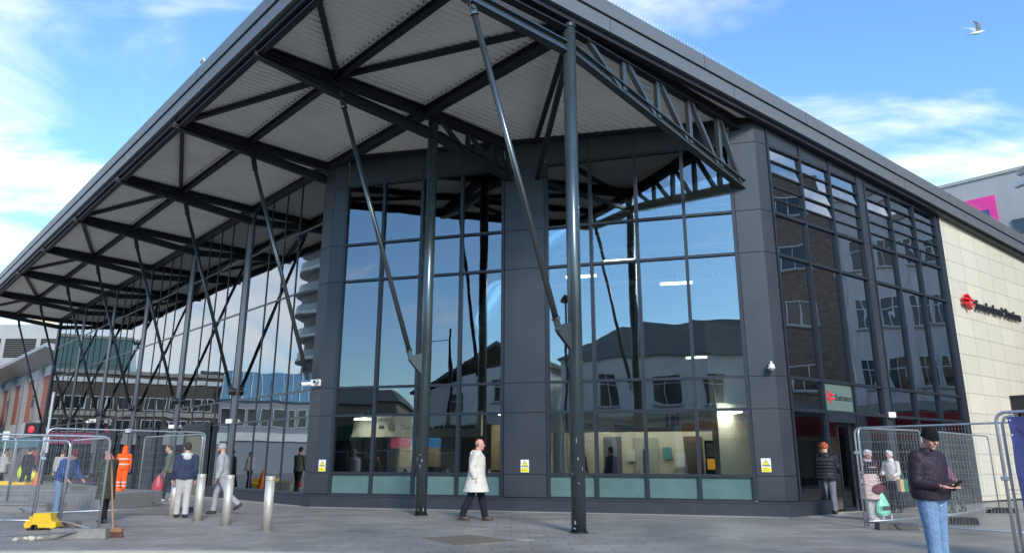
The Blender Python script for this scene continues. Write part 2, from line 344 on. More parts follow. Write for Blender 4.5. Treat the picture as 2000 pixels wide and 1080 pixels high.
for i in range(9):
    if i == 4: continue
    a, b = FP(ftr[i]+mull/FM), FP(ftr[i+1]-mull/FM)
    pane(a, b, ZG+.03, ZF-.04, 'frosted_pane', M_FROST, nF)
    for z0, z1 in ((ZF, ZE), (ZE, ZD), (ZD, ZC), (ZC, ZB), (ZB, ZA)):
        pane(a, b, z0+.035, z1-.035, 'window_pane', G_CLEAR if z1 <= ZE else G_STATION, nF)
# frame of the front: mullions and transoms
mb = MB()
for i in ftr: mb.wallbox(FP(ftr[i]-.045/FM), FP(ftr[i]+.045/FM), .13, ZG, ZA+.04, -.07)
P(mb, 'mullion', M_FRAME, split=True)
mb = MB()
for j, z in enumerate((ZG, ZF, ZE, ZD, ZC, ZB, ZA)):
    for i0, i1 in ((0, 4), (5, 9)):
        mb.wallbox(FP(i0+.04/FM), FP(i1-.04/FM), .105, z-.035, z+.035, -.057)
P(mb, 'transom', M_FRAME, split=True)
# --- cladding panels on the front (pilasters, band under the soffit)
mb = MB()
zr = [ZG+.0, ZF, ZE, ZD, ZC, ZB, ZA]
gap = .006
def clad(mb, p, q, z0, z1, n, th=.06):
    d = (Vector(q)-Vector(p)).normalized(); p = Vector(p)+d*gap; q = Vector(q)-d*gap
    zz1 = (lambda x, y: z1(x, y)-gap) if callable(z1) else z1-gap
    mb.prism([p, q, q-Vector(n)*th, p-Vector(n)*th], z0+gap, zz1)
backing = MB()
def pilaster(pts):
    for k in range(len(pts)-1):
        p, q = pts[k], pts[k+1]; d = (q-p).normalized(); n = Vector((d.y, -d.x))
        for a, b in zip(zr[:-1], zr[1:]): clad(mb, p, q, a, b, n)
        clad(mb, p, q, ZA, lambda x, y: zsxy(x, y), n)
        backing.prism([p-n*.03, q-n*.03, q-n*.055, p-n*.055], .0, lambda x, y: zsxy(x, y)-.01)
o_ = .045
pilaster([L0+nL*.03, CH_L+nF*o_, FP(0-.05/FM, None, o_)])
pilaster([FP(4+.05/FM, None, o_), FP(5-.05/FM, None, o_)])
pilaster([FP(9+.05/FM, None, o_), CH_R+nF*o_, R0+nR*.03])
for i in range(9):
    if i == 4: continue
    clad(mb, FP(i, None, .03), FP(i+1, None, .03), ZA+.045, zsxy, nF)
    backing.prism([FP(i), FP(i+1), FP(i+1, None, -.03), FP(i, None, -.03)], ZA+.05, lambda x, y: zsxy(x, y)-.01)
P(mb, 'cladding_panel', M_CLAD, bevel=.004, split=True)
P(backing, 'cladding_backing', M_STEEL, split=True)
# plinth with ledge
mb = MB()
pl = [LP(5.3, None, .10), LP(-.02, None, .10), FP(-.42, None, .12), FP(9.58, None, .12), RP(.05, None, .14), RP(1.5, None, .12)]
for k in range(5):
    p, q = pl[k], pl[k+1]; d = (q-p).normalized(); n = Vector((d.y, -d.x))
    mb.prism([p, q, q-n*.2, p-n*.2], -.01, ZG-.05)
    mb.prism([p+n*.02, q+n*.02, q-n*.2, p-n*.2], ZG-.05, ZG-.015)
P(mb, 'plinth', M_PLINTH)
# --- right wall (with entrance)
rs = [0, 1.582, 3.117, 4.70, 5.132, 6.682, 8.296, 9.897]
mb = MB()
for k, s_ in enumerate(rs): mb.wallbox(RP(s_-.04+(.04 if k == 0 else 0)), RP(s_+.04+(.04 if k == 0 else 0)), .12, .02 if k in (1, 2, 7) else .02, lambda x, y: zsxy(x, y)-.02, -.07)
P(mb, 'mullion', M_FRAME, split=True)
mb = MB()
for k0, k1 in ((0, 3), (4, 7)):
    for z in (ZE, ZD, ZC, ZB, ZA):
        mb.wallbox(RP(rs[k0]+.041), RP(rs[k1]-.041), .10, z-.04, z+.04, -.057)
for k0, k1 in ((0, 1), (2, 3), (4, 7)): mb.wallbox(RP(rs[k0]+.041), RP(rs[k1]-.041), .10, .08, .16, -.057)
P(mb, 'transom', M_FRAME, split=True)
mb = MB()
for a, b in zip([.02]+zr[2:], zr[2:]+[None]): clad(mb, RP(4.70+.04, None, .05), RP(5.132-.04, None, .05), a, b if b else zsxy, nR)
for k in range(7):
    if k == 3: continue
    clad(mb, RP(rs[k]+.04, None, .03), RP(rs[k+1]-.04, None, .03), ZA+.05, zsxy, nR)
P(mb, 'cladding_panel', M_CLAD, bevel=.004, split=True)
P(MB().wallbox(RP(9.94, None, .05), RP(10.28, None, .05), .15, 0, lambda x, y: zsxy(x, y)-.02), 'corner_trim', M_FRAME)
for k in range(7):
    if k == 3: continue
    a, b = RP(rs[k]+.04), RP(rs[k+1]-.04)
    if k != 1: pane(a, b, .16, ZE-.04, 'window_pane', G_CLEAR, nR)
    for z0, z1 in ((ZE, ZD), (ZD, ZC), (ZC, ZB)): pane(a, b, z0+.04, z1-.04, 'window_pane', G_WOB, nR)
    lw = empty('louvre_window', (0, 0, 0)); lw.parent = ST
    hh = (ZA-ZB-.08)/5
    fr = MB()
    for j in range(6):
        zz = ZB+.04+j*hh; fr.wallbox(a, b, .05, zz-.014, zz+.014, -.04)
    P(fr, 'louvre_frame', M_FRAME, lw)
    for j in range(5):
        opened = (k, j) in {(0, 4), (0, 3), (1, 2), (1, 1), (2, 3), (4, 3), (5, 3), (1, 4)}
        pane(a, b, ZB+.06+j*hh, ZB+.06+(j+1)*hh-.05, 'louvre_pane', G_WOB, nR, lw, tilt=(.055 if opened and j != 4 else .004*j))
# entrance doors
dr = empty('entrance_door', (0, 0, 0)); dr.parent = ST
mb = MB(); mb.wallbox(RP(1.623, None, .03), RP(1.68, None, .03), .16, .0, ZE-.04); mb.wallbox(RP(3.02, None, .03), RP(3.076, None, .03), .16, 0, ZE-.04); mb.wallbox(RP(1.68, None, .06), RP(3.02, None, .06), .22, ZE-.26, ZE-.045)
P(mb, 'door_frame', M_FRAME, dr)
mb = MB()
for s0, s1 in ((2.32, 2.95),):
    mb.wallbox(RP(s0, None, -.12), RP(s0+.05, None, -.12), .04, .02, ZE-.27); mb.wallbox(RP(s1-.05, None, -.12), RP(s1, None, -.12), .04, .02, ZE-.27); mb.wallbox(RP(s0+.05, None, -.12), RP(s1-.05, None, -.12), .04, .02, .12); mb.wallbox(RP(s0+.05, None, -.12), RP(s1-.05, None, -.12), .04, ZE-.36, ZE-.27)
P(mb, 'sliding_door', M_FRAME, dr)
pane(RP(2.37, None, -.12), RP(2.90, None, -.12), .12, ZE-.36, 'door_pane', G_WIN, nR, dr)
P(MB().wallbox(RP(1.6, None, .0), RP(3.1, None, .0), .9, -.01, .012), 'door_mat', mat('pale_mat', (.33, .31, .25), .8), dr)
# --- cream tiled wall
mw = Matrix.Translation((0, 0, 0)) @ Matrix.Rotation(A_R, 4, 'Z')
mb = MB(); zt = lambda x, y: zsoff(x)-.02
mb.prism([(10.28, -.045), (34, -.045), (34, .3), (10.28, .3)], .06, zt)
mb.build('tiled_wall', M_TILE, ST, mw=mw)
mb = MB(); mb.box(10.3, -.03, 0, 34, .25, .055); mb.build('wall_base', M_STEEL, ST, mw=mw)
mb = MB(); mb.box(13.9, -.95, 3.05, 20, -.05, 3.62); mb.box(13.88, -.97, 3.56, 20.02, -.05, 3.66); mb.build('door_canopy', M_STEEL, ST, mw=mw, bevel=.01)
mb = MB(); mb.box(14.4, -.06, .02, 19.6, -.047, 3.05); mb.build('side_door', mat('maroon_door', (.08, .02, .03), .5), ST, mw=mw)
# --- left long glass wall
LC = [0, 5.83, 11.8, 17.83, 23.85, 30.6, 37.5]
def lmull(k):
    c0, c1 = LC[k], LC[k+1]; s0 = c0+.29 if k else .03
    f_ = (c1-c0)/6.0
    if k == 0: return [.03, 1.69, 2.80, 3.95, 5.54]
    return [c0+.29, c0+1.76*f_, c0+2.96*f_, c0+4.14*f_, c1-.29]
mb = MB(); tm = MB(); rib = MB()
zrowsL = [ZG, ZE, ZD, ZC, ZL]
for k in range(6):
    ms = lmull(k)
    for s_ in ms: mb.wallbox(LP(s_+.024), LP(s_-.024), .075, ZG, lambda x, y: zsxy(x, y)-.02, -.012)
    for z in zrowsL: tm.wallbox(LP(ms[-1]-.02), LP(ms[0]+.02), .07, z-.03, z+.03, -.010)
    if k: rib.wallbox(LP(LC[k]+.20), LP(LC[k]-.20), .11, ZG, lambda x, y: zsxy(x, y)-.02, -.02)
P(mb, 'mullion', M_FRAME, split=True); P(tm, 'transom', mat('transom_metal', (.10, .11, .12), .35, .5), split=True)
P(rib, 'wall_rib', mat('rib_metal', (.17, .18, .20), .36, .5, var=.05, vs=1), split=True)
for k in range(6):
    ms = lmull(k)
    if k == 5: far = MB()
    for i, (a, b) in enumerate(zip(ms[:-1], ms[1:])):
        for z0, z1 in zip(zrowsL, zrowsL[1:]+[zsxy]):
            if k == 5:
                p, q = LP(b-.03), LP(a+.03); far.prism([p-nL*.012, q-nL*.012, q-nL*.036, p-nL*.036], z0+.03, z1-.03 if not callable(z1) else (lambda x, y: zsxy(x, y)-.03)); continue
            pane(LP(b-.03), LP(a+.03), z0+.03, z1-.03 if not callable(z1) else (lambda x, y: zsxy(x, y)-.03), 'curtain_wall_pane', G_WOBL, nL)
    if k == 5: tag(P(far, 'curtain_wall_pane', G_WOBL), kind='stuff')
P(MB().prism([LP(37.2, None, .06), LP(37.2, None, -.4), LP(37.75, None, -.4), LP(37.75, None, .06)], 0, lambda x, y: zsxy(x, y)-.02), 'corner_post', M_STEEL)
mb = MB(); mb.wallbox(LP(37.2), LP(5.3), .15, -.01, ZG-.03, -.1); P(mb, 'plinth', M_PLINTH)
# side doors in the left wall
for s0, s1, op in ((7.75, 10.0, 1), (13.9, 16.1, 0), (20.2, 22.4, 0)):
    d_ = empty('side_entrance', (0, 0, 0)); d_.parent = ST
    mb = MB(); mb.wallbox(LP(s1, None, .02), LP(s0, None, .02), .22, ZE-.22, ZE+.10, -.24); mb.wallbox(LP(s0+.07, None, .02), LP(s0, None, .02), .2, 0, ZE-.22, -.2); mb.wallbox(LP(s1, None, .02), LP(s1-.07, None, .02), .2, 0, ZE-.22, -.2)
    P(mb, 'door_frame', M_FRAME, d_)
    P(MB().wallbox(LP(s1-.08, None, .13), LP(s0+.08, None, .13), .02, 0.0, ZE-.23), 'door_leaf', mat('olive_panel', (.17, .165, .085), .6) if op else mat('dark_door', (.02, .024, .026), .25), d_)
# --- roof slab, soffit, fascia
mb = MB(); EA = -11.95; EB = -.30
mb.prism([AB(EA+.1, EB+.1), AB(34, EB+.1), AB(34, 48.7), AB(EA+.1, 48.7)], lambda x, y: zsxy(x, y)+.06, lambda x, y: zsxy(x, y)+.5)
P(mb, 'roof', mat('roof_sheet', (.16, .17, .18), .6))
# corrugated soffit: trapezoid sheets running along the beams
def corrug(b0, b1, a0f, a1f, name):
    me_ = MB(); prof = []; pitch = .20; b = b0
    while b < b1:
        for db, dz in ((0, .035), (.075, .035), (.10, 0), (.175, 0)): 
            if b+db < b1: prof.append((b+db, dz))
        b += pitch
    prof.append((b1, .035)); rows = []
    for bb, dz in prof:
        a0, a1 = a0f(bb), a1f(bb); rows.append([AB(a0, bb, zsoff(a0)+dz), AB(a1, bb, zsoff(a1)+dz)])
    vs = [p for r in rows for p in r] + [p+Vector((0, 0, .03)) for r in rows for p in r]; n = len(rows); fs = []
    for i in range(n-1):
        fs.append((2*i, 2*i+1, 2*i+3, 2*i+2)); fs.append((2*n+2*i, 2*n+2*i+2, 2*n+2*i+3, 2*n+2*i+1))
    me_.add(vs, fs); return P(me_, name, mat('soffit_sheet', (.86, .82, .74), .6, .0, var=.07, vs=.9, stretch=(1, 1, 1)))
# inner edge of the canopy follows the walls (extends just past them)
FLa, FRa = a_of(FP(-.37)), a_of(CH_R)
def inner(b):
    if b > 10.92: return -7.0
    t = max(0, min(1, b/10.92)); return (1-t)*.1+t*(-7.0)
corrug(EB+.12, 48.6, lambda b: EA+.1, inner, 'soffit')
# perimeter dark edge beam + fascia (two stepped metal strips with a shadow line)
def fascia_run(p0, p1, n, name, parent=ST):
    for (o0, o1, h0, h1, nm, m_) in ((-.05, .05, -.02, .33, 'fascia_lower', M_FASCIA), (-.08, .02, .33, .37, 'fascia_shadow_line', M_STEEL), (-.05, .09, .37, .74, 'fascia_upper', M_FASCIA), (-.22, -.06, -.16, .1, 'edge_beam', M_STEEL)):
        mb = MB(); a, b = Vector(p0), Vector(p1)
        mb.prism([a+n*o1, b+n*o1, b+n*o0, a+n*o0], lambda x, y, h=h0: zsxy(x, y)+h, lambda x, y, h=h1: zsxy(x, y)+h)
        P(mb, nm, m_)
fascia_run(AB(EA, EB), AB(34, EB), nR, 'right'); fascia_run(AB(EA, 48.75), AB(EA, EB), nL, 'left')
mb = MB()                                  # end closure of the roof at the far left
mb.prism([AB(EA, 48.7), AB(-6.9, 48.7), AB(-6.9, 48.8), AB(EA, 48.8)], lambda x, y: zsxy(x, y)-.02, lambda x, y: zsxy(x, y)+.7)
P(mb, 'roof_end', M_STEEL)
# fascia panel joints as thin covers
mb = MB()
for a in [EA+4.5*i for i in range(0, 10)]:
    mb.prism([AB(a, EB)+nR*.052, AB(a+.012, EB)+nR*.052, AB(a+.012, EB)+nR*.093, AB(a, EB)+nR*.093], lambda x, y: zsxy(x, y)+.37, lambda x, y: zsxy(x, y)+.742)
    mb.prism([AB(a+1.2, EB)+nR*.03, AB(a+1.212, EB)+nR*.03, AB(a+1.212, EB)+nR*.053, AB(a+1.2, EB)+nR*.053], lambda x, y: zsxy(x, y)-.02, lambda x, y: zsxy(x, y)+.33)
for b in [4.5*i for i in range(0, 11)]:
    mb.prism([AB(EA, b+.012)+nL*.052, AB(EA, b)+nL*.052, AB(EA, b)+nL*.093, AB(EA, b+.012)+nL*.093], lambda x, y: zsxy(x, y)+.37, lambda x, y: zsxy(x, y)+.742)
P(mb, 'fascia_joint', M_FRAME, split=True)
# bird spikes along the right fascia
mb = MB(); a = -11
while a < 30:
    p = AB(a, EB, zsoff(a)+.74); mb.tube([p, p+Vector((nR.x*.05, nR.y*.05, .16))], .0035, 3, False); a += .11
tag(P(mb, 'bird_spike_strip', M_GALV))
# --- canopy steel: trusses parallel to the right wall
def strut_foot(p, q, up=.0):
    pass
C1 = Vector((1.264, 14.147)); C2 = Vector((-2.223, 18.453))
def col_(c, r):
    z1 = zsoff(a_of(c))-.0
    cc = empty('column', (0, 0, 0)); cc.parent = ST
    P(MB().tube([(c.x, c.y, 0), (c.x, c.y, z1)], r, 28), 'column_shaft', M_COLUMN, cc, smooth=True)
    mb = MB(); mb.tube([(c.x, c.y, z1-.25), (c.x, c.y, z1-.12)], r+.02, 20); mb.bar((c.x-.16, c.y-.1, z1-.1), (c.x+.16, c.y+.1, z1-.1), .3, .08); P(mb, 'column_head', M_STEEL, cc)
    MB_b = MB(); MB_b.tube([(c.x, c.y, 0), (c.x, c.y, .022)], r+.035, 28); P(MB_b, 'base_collar', M_STEEL, cc)
    # bracket plate towards the strut
    d = -uR; mb = MB()
    n = Vector((uR.y, -uR.x))*.02
    base = Vector((c.x, c.y))+d*(r-.02)
    pts = [(0, 3.42), (0, 3.98), (.34, 3.88), (.34, 3.74)]
    for sg in (-1, 1):
        v0 = []
        for dx, z in pts:
            p = base+d*dx+n*sg*1.6; v0.append((p.x-n.x*.6, p.y-n.y*.6, z))
        for dx, z in pts:
            p = base+d*dx+n*sg*1.6; v0.append((p.x+n.x*.6, p.y+n.y*.6, z))
        mb.add(v0, [(0, 1, 2, 3), (7, 6, 5, 4), (0, 4, 5, 1), (1, 5, 6, 2), (2, 6, 7, 3), (3, 7, 4, 0)])
    P(mb, 'bracket', M_STRUT, cc)
    # scuffed paint near the ground
    sc = MB()
    for _ in range(8):
        th = random.uniform(-2.9, -.6) ; z = random.choice([random.gauss(1.0, .13), random.gauss(.12, .06), random.gauss(1.5, .2)]); h = random.uniform(.012, .06); w = random.uniform(.05, .16)
        z = max(.03, z)
        ps = []
        for dz, dt in ((-h, -w*.4), (-h*.6, w), (h, w*.5), (h*.7, -w)):
            ps.append((c.x+(r+.0015)*math.cos(th+dt), c.y+(r+.0015)*math.sin(th+dt), z+dz))
        ps2 = [(c.x+(x-c.x)*1.01, c.y+(y-c.y)*1.01, zz) for x, y, zz in ps]
        sc.add(ps+ps2, [(3, 2, 1, 0), (4, 5, 6, 7), (0, 1, 5, 4), (1, 2, 6, 5), (2, 3, 7, 6), (3, 0, 4, 7)])
    P(sc, 'paint_scuff', mat('scuff', (.26, .26, .25), .8), cc, split=True)
    return cc
col_(C1, .142); col_(C2, .142)
def strut(top, foot):
    s_ = empty('strut', (0, 0, 0)); s_.parent = ST
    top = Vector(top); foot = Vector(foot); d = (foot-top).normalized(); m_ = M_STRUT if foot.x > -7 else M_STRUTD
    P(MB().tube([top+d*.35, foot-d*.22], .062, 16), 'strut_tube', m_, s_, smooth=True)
    mb = MB(); mb.tube([top+d*.32, top+d*.36], .09, 14)
    n = Vector((uR.y, -uR.x, 0))
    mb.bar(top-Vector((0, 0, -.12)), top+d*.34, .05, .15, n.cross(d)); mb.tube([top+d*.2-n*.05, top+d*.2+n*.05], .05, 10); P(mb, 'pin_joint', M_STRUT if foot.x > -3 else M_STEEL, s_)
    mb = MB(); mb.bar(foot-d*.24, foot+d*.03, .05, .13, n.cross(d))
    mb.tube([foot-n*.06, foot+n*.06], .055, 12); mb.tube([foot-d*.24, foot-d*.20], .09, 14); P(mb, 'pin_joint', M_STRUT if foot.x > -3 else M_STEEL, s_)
def off(p, a, z): return Vector((p.x+uR.x*a, p.y+uR.y*a, z))
def chord_truss(p, a0, name='canopy_truss', wall=True):
    """p: plan point on the wall line; lower chord drops from the tip to the wall"""
    aw = a_of(p); t_ = empty(name, (0, 0, 0)); t_.parent = ST
    tip = off(p, a0, zsoff(aw+a0)-.14); zt_ = zsoff(aw)-.14
    mb = MB(); mb.ibeam(tip, off(p, .05, zt_), .17, .26); P(mb, 'top_chord', M_STEEL, t_)
    low = off(p, .0, 10.30); mb = MB(); mb.ibeam(off(p, a0-.02, zsoff(aw+a0)-.20), low, .17, .26); P(mb, 'bottom_chord', M_STEEL, t_)
    # solid haunch plate near the tip
    mb = MB(); n = Vector((uR.y, -uR.x, 0))*.02
    h = [off(p, a0, zsoff(aw+a0)-.05), off(p, a0+1.9, zsoff(aw+a0+1.9)-.05), off(p, a0+1.9, zsoff(aw+a0)-.24-1.9*.1), off(p, a0, zsoff(aw+a0)-.3)]
    mb.add([tuple(v-n) for v in h]+[tuple(v+n) for v in h], [(0, 1, 2, 3), (7, 6, 5, 4), (0, 4, 5, 1), (1, 5, 6, 2), (2, 6, 7, 3), (3, 7, 4, 0)])
    P(mb, 'haunch_plate', M_STEEL, t_)
    if wall:
        strut(off(p, -2.45, 10.44), off(p, -.16, 3.76))
    return t_
for k, s_ in enumerate(LC):
    chord_truss(LP(s_), -4.78)
    if k:                                   # wall bracket for the strut
        mb = MB(); p = LP(s_); mb.tube([(p.x+nL.x*.02, p.y+nL.y*.02, 3.72), (p.x+nL.x*.24, p.y+nL.y*.24, 3.74)], .13, 14); P(mb, 'strut_bracket', M_STEEL)
# column trusses
for c, endp, zend, zcol, st_, npan in ((C1, Vector((6.33, 18.38)), 8.62, 10.15, -2.63, 5), (C2, Vector((-.006, 20.206)), 9.55, 10.15, -2.77, 3)):
    t_ = empty('corner_truss', (0, 0, 0)); t_.parent = ST
    ac = a_of(c); aT = EA+.1-ac; tip = off(c, aT, zsoff(ac+aT)-.16)
    d = (endp-c); Ld = d.length; d.normalize(); zE = zsoff(a_of(endp))-.16
    mb = MB(); mb.ibeam(tip, Vector((c.x, c.y, zsoff(ac)-.16)), .2, .30); mb.ibeam(Vector((c.x, c.y, zsoff(ac)-.16)), Vector((endp.x, endp.y, zE)), .2, .30); P(mb, 'top_chord', M_STEEL, t_)
    zs_ = 10.36 if c is C1 else 10.50
    mb = MB(); mb.ibeam(off(c, aT, zsoff(ac+aT)-.22), off(c, st_, zs_), .2, .26); mb.ibeam(off(c, st_, zs_), off(c, -.13, zcol), .2, .26)
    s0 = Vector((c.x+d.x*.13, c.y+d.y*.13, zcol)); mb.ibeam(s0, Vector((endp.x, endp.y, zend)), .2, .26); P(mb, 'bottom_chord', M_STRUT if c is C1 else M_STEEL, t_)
    mb = MB(); n = Vector((uR.y, -uR.x, 0))*.02
    h = [off(c, aT, zsoff(ac+aT)-.05), off(c, aT+2.0, zsoff(ac+aT+2)-.05), off(c, aT+2.0, zs_-.0), off(c, aT, zsoff(ac+aT)-.3)]
    mb.add([tuple(v-n) for v in h]+[tuple(v+n) for v in h], [(0, 1, 2, 3), (7, 6, 5, 4), (0, 4, 5, 1), (1, 5, 6, 2), (2, 6, 7, 3), (3, 7, 4, 0)])
    P(mb, 'haunch_plate', M_STEEL, t_)
    mlow = lambda f_: Vector((c.x+d.x*Ld*f_, c.y+d.y*Ld*f_, zcol+(zend-zcol)*f_)); mtop = lambda f_: Vector((c.x+d.x*Ld*f_, c.y+d.y*Ld*f_, zsoff(ac)-.2+(zE-zsoff(ac))*f_))
    fr_ = [.06, .27, .46, .65, .845, 1.0] if npan == 5 else [.06, .42, .74, 1.0]
    for i in range(len(fr_)):
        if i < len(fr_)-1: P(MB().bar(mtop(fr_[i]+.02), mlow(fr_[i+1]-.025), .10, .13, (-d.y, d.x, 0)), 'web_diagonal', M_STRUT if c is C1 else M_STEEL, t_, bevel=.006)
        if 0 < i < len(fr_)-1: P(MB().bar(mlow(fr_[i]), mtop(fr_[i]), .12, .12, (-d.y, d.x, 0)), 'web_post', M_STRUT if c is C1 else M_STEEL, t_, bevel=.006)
    # strut to the column bracket
    strut(off(c, st_, zs_-.02), off(c, -.42, 3.80))
# purlins parallel to the left wall, and bracing
def pl_(a, b0, b1, w=.14, h=.2, dz=-.10): return MB().ibeam(AB(a, b0, zsoff(a)+dz), AB(a, b1, zsoff(a)+dz), w, h)
P(pl_(-9.75, EB+.2, 48.5), 'purlin', M_STEEL); P(pl_(-7.10, 0, 10.9, .2, .3, -.15), 'purlin', M_STEEL); P(pl_(-7.16, 11.0, 48.4, .12, .26, -.13), 'purlin', M_STEEL); P(pl_(-11.75, EB+.2, 48.5, .16, .3, -.15), 'edge_purlin', M_STEEL)
bl = [-.07, 5.5] + [10.92+s_ for s_ in LC]
for i, (b0, b1) in enumerate(zip(bl[:-1], bl[1:])):
    at_tip = (b1, b0) if i % 2 == 0 else (b0, b1)
    # K bracing between the edge and the purlin
    if i == 0: P(MB().bar(AB(-11.7, 2.7, zsoff(-11.7)-.08), AB(-9.8, 5.4, zsoff(-9.8)-.08), .12, .12), 'brace', M_STEEL); P(MB().bar(AB(-9.7, 5.4, zsoff(-9.7)-.08), AB(-7.3, .1, zsoff(-7.3)-.08), .12, .12), 'brace', M_STEEL); continue
    tip_b = bl[i+1] if i % 2 == 1 else bl[i]; nod_b = bl[i] if i % 2 == 1 else bl[i+1]
    P(MB().bar(AB(-11.7, tip_b, zsoff(-11.7)-.08), AB(-9.8, nod_b, zsoff(-9.8)-.08), .12, .12), 'brace', M_STEEL)
mb = MB()                                  # fixings of the deck along the purlins
for a, b1_ in ((-9.75+.16, 24), (-9.75-.16, 24), (-7.1-.2, 10.6), (-7.3, 24)):
    b = .1
    while b < b1_:
        q_ = AB(a, b, zsoff(a)-.004); mb.box(q_.x-.014, q_.y-.014, q_.z-.012, q_.x+.014, q_.y+.014, q_.z+.01); b += .2
tag(P(mb, 'deck_fixing', M_STEEL), kind='stuff')
# members from column one back to the front wall
q = FP(4.75); P(MB().bar((C1.x, C1.y, 10.55), (q.x, q.y, zsxy(q.x, q.y)-.12), .12, .12), 'brace', M_STEEL); P(MB().bar((C1.x, C1.y, 10.15), (q.x+.05, q.y, 9.45), .13, .13), 'brace', M_STEEL)
# wall-head beam of the front
P(MB().wallbox(FP(-.4, None, .05), FP(9.5, None, .05), .08, lambda x, y: zsxy(x, y)-.10, lambda x, y: zsxy(x, y)-.0, -.08), 'head_trim', M_STEEL)
# sensor boxes
for p in (LP(5.83, 2.66, .12), LP(11.8, 2.66, .12), LP(17.83, 2.66, .12), RP(4.92, 2.62, .1)):
    P(MB().box(p.x-.11, p.y-.09, p.z-.08, p.x+.11, p.y+.09, p.z+.08), 'sensor_box', M_WHITEP, bevel=.02)
# --- interior of the station
M_INCEIL = mat('interior_ceiling', (.15, .15, .15), .8)
mb = MB(); mb.prism([LP(37, None, -.2), L0-nL*.2, FP(0, None, -.2), FP(9.3, None, -.2), RP(.4, None, -.25), RP(10, None, -.25), RP(10, None, -17), LP(37, None, -14)], -.01, .012); P(mb, 'hall_floor', M_INFLOOR)
P(MB().wallbox(FP(-9, None, -13), FP(9.4, None, -13), .2, 0, 9.5), 'rear_wall', M_INCEIL)
P(MB().wallbox(RP(10.1, None, -.3), RP(10.1, None, -17), .2, 0, 9.5), 'hall_side_wall', M_INCEIL)
P(MB().wallbox(LP(37, None, -9), LP(4, None, -9), .2, 0, 9.5), 'hall_inner_wall', M_INCEIL)
mb = MB(); mb.wallbox(FP(4.2, None, -7), FP(9.6, None, -7), .2, 0, 3.0); P(mb, 'ticket_hall_wall', M_INWALL)
mb = MB(); mb.wallbox(FP(-1.5, None, -4.6), FP(2.35, None, -4.6), .2, 2.12, 3.0); mb.wallbox(FP(3.9, None, -5.2), FP(9.4, None, -5.2), .2, 2.25, 3.0); P(mb, 'bulkhead', M_INWALL, split=True)
mb = MB(); mb.wallbox(FP(-.8, None, -7), FP(-.1, None, -7), .2, 0, 2.1); mb.wallbox(FP(.1, None, -6), FP(.75, None, -6), .2, 0, 2.1); mb.wallbox(FP(2.2, None, -6.4), FP(3.8, None, -6.4), .2, 0, 2.6); P(mb, 'partition', mat('timber_partition', (.36, .27, .16), .6))
mb = MB(); mb.wallbox(FP(3.4, None, -6.0), FP(4.0, None, -6.0), .3, 0, 5.2); P(mb, 'ochre_wall', mat('ochre', (.42, .25, .06), .6))
for t0, t1, z1, m_ in ((5.3, 5.8, 2.15, mat('grey_door', (.16, .17, .19), .5)), (6.1, 6.8, 2.1, mat('pale_door', (.42, .42, .38), .5)), (7.45, 7.95, 2.15, mat('brown_door', (.12, .10, .08), .5))):
    P(MB().wallbox(FP(t0, None, -6.97), FP(t1, None, -6.97), .03, 0, z1), 'inner_door', m_)
P(MB().wallbox(FP(6.38, None, -6.93), FP(6.5, None, -6.93), .02, .9, 1.7), 'door_vision_panel', M_STEEL)
P(MB().wallbox(FP(-.9, None, -4.2), FP(1.5, None, -4.2), .5, 0, 1.1), 'counter', mat('counter_top', (.05, .05, .07), .4))
mb = MB()
for t0, t1 in ((-.5, .1),): mb.wallbox(FP(t0, None, -5.3), FP(t1, None, -5.3), .05, 1.75, 2.1)
P(mb, 'display_screen', mat('red_screen', (.25, .02, .06), .3, emit=((.5, .03, .1), .25)))
P(MB().wallbox(FP(.12, None, -5.3), FP(1.0, None, -5.3), .05, 1.75, 2.1), 'display_screen', mat('blue_screen', (.05, .15, .35), .3, emit=((.05, .2, .45), .25)))
M_SIGNINK = mat('sign_ink', (.03, .03, .035), .6)
def ftxt(body, size, t, z, o, name='sign_lettering', m=M_SIGNINK, off_=.0, bold=0.004, par=ST, align='LEFT'):
    p = FP(t, z, o); mw_ = face_mat((p.x-R0.x, p.y-R0.y, z), A_F); return text_obj(body, size, m, name, par, mw_, .004, bold, align)
ftxt('Ticket Office and Information', .235, .02, 2.38, -4.58)
ftxt('Lift', .235, 5.02, 2.38, -5.18)
def ring(cx, cz, r, w, t, o, name):
    mb = MB(); n = 20; pts = []
    for k in range(n+1):
        a_ = 2*PI*k/n; p = FP(t+(cx+math.cos(a_)*r)/FM, cz+math.sin(a_)*r, o); pts.append(p)
    mb.tube(pts, w, 5, False); P(mb, name, M_SIGNINK)
ring(0, 2.46, .11, .012, -.24, -4.575, 'information_icon'); ftxt('i', .2, -.265, 2.39, -4.575)
P(MB().wallbox(FP(-.62, None, -4.58), FP(-.46, None, -4.58), .02, 2.40, 2.52), 'ticket_icon', M_SIGNINK)
# toilet pictograms on the bulkhead
def picto(t):
    mb = MB(); p = FP(t, 2.78, -5.17); mb.ell(p, .035, nu=8, nv=6); mb.wallbox(FP(t-.03, None, -5.18), FP(t+.03, None, -5.18), .012, 2.42, 2.73); P(mb, 'toilet_icon', M_SIGNINK)
for t in (7.15, 7.42): picto(t)
mb = MB(); mb.wallbox(FP(7.25, None, -5.18), FP(7.37, None, -5.18), .012, 2.44, 2.76); P(mb, 'toilet_icon', mat('icon_box', (.08, .09, .12), .6))
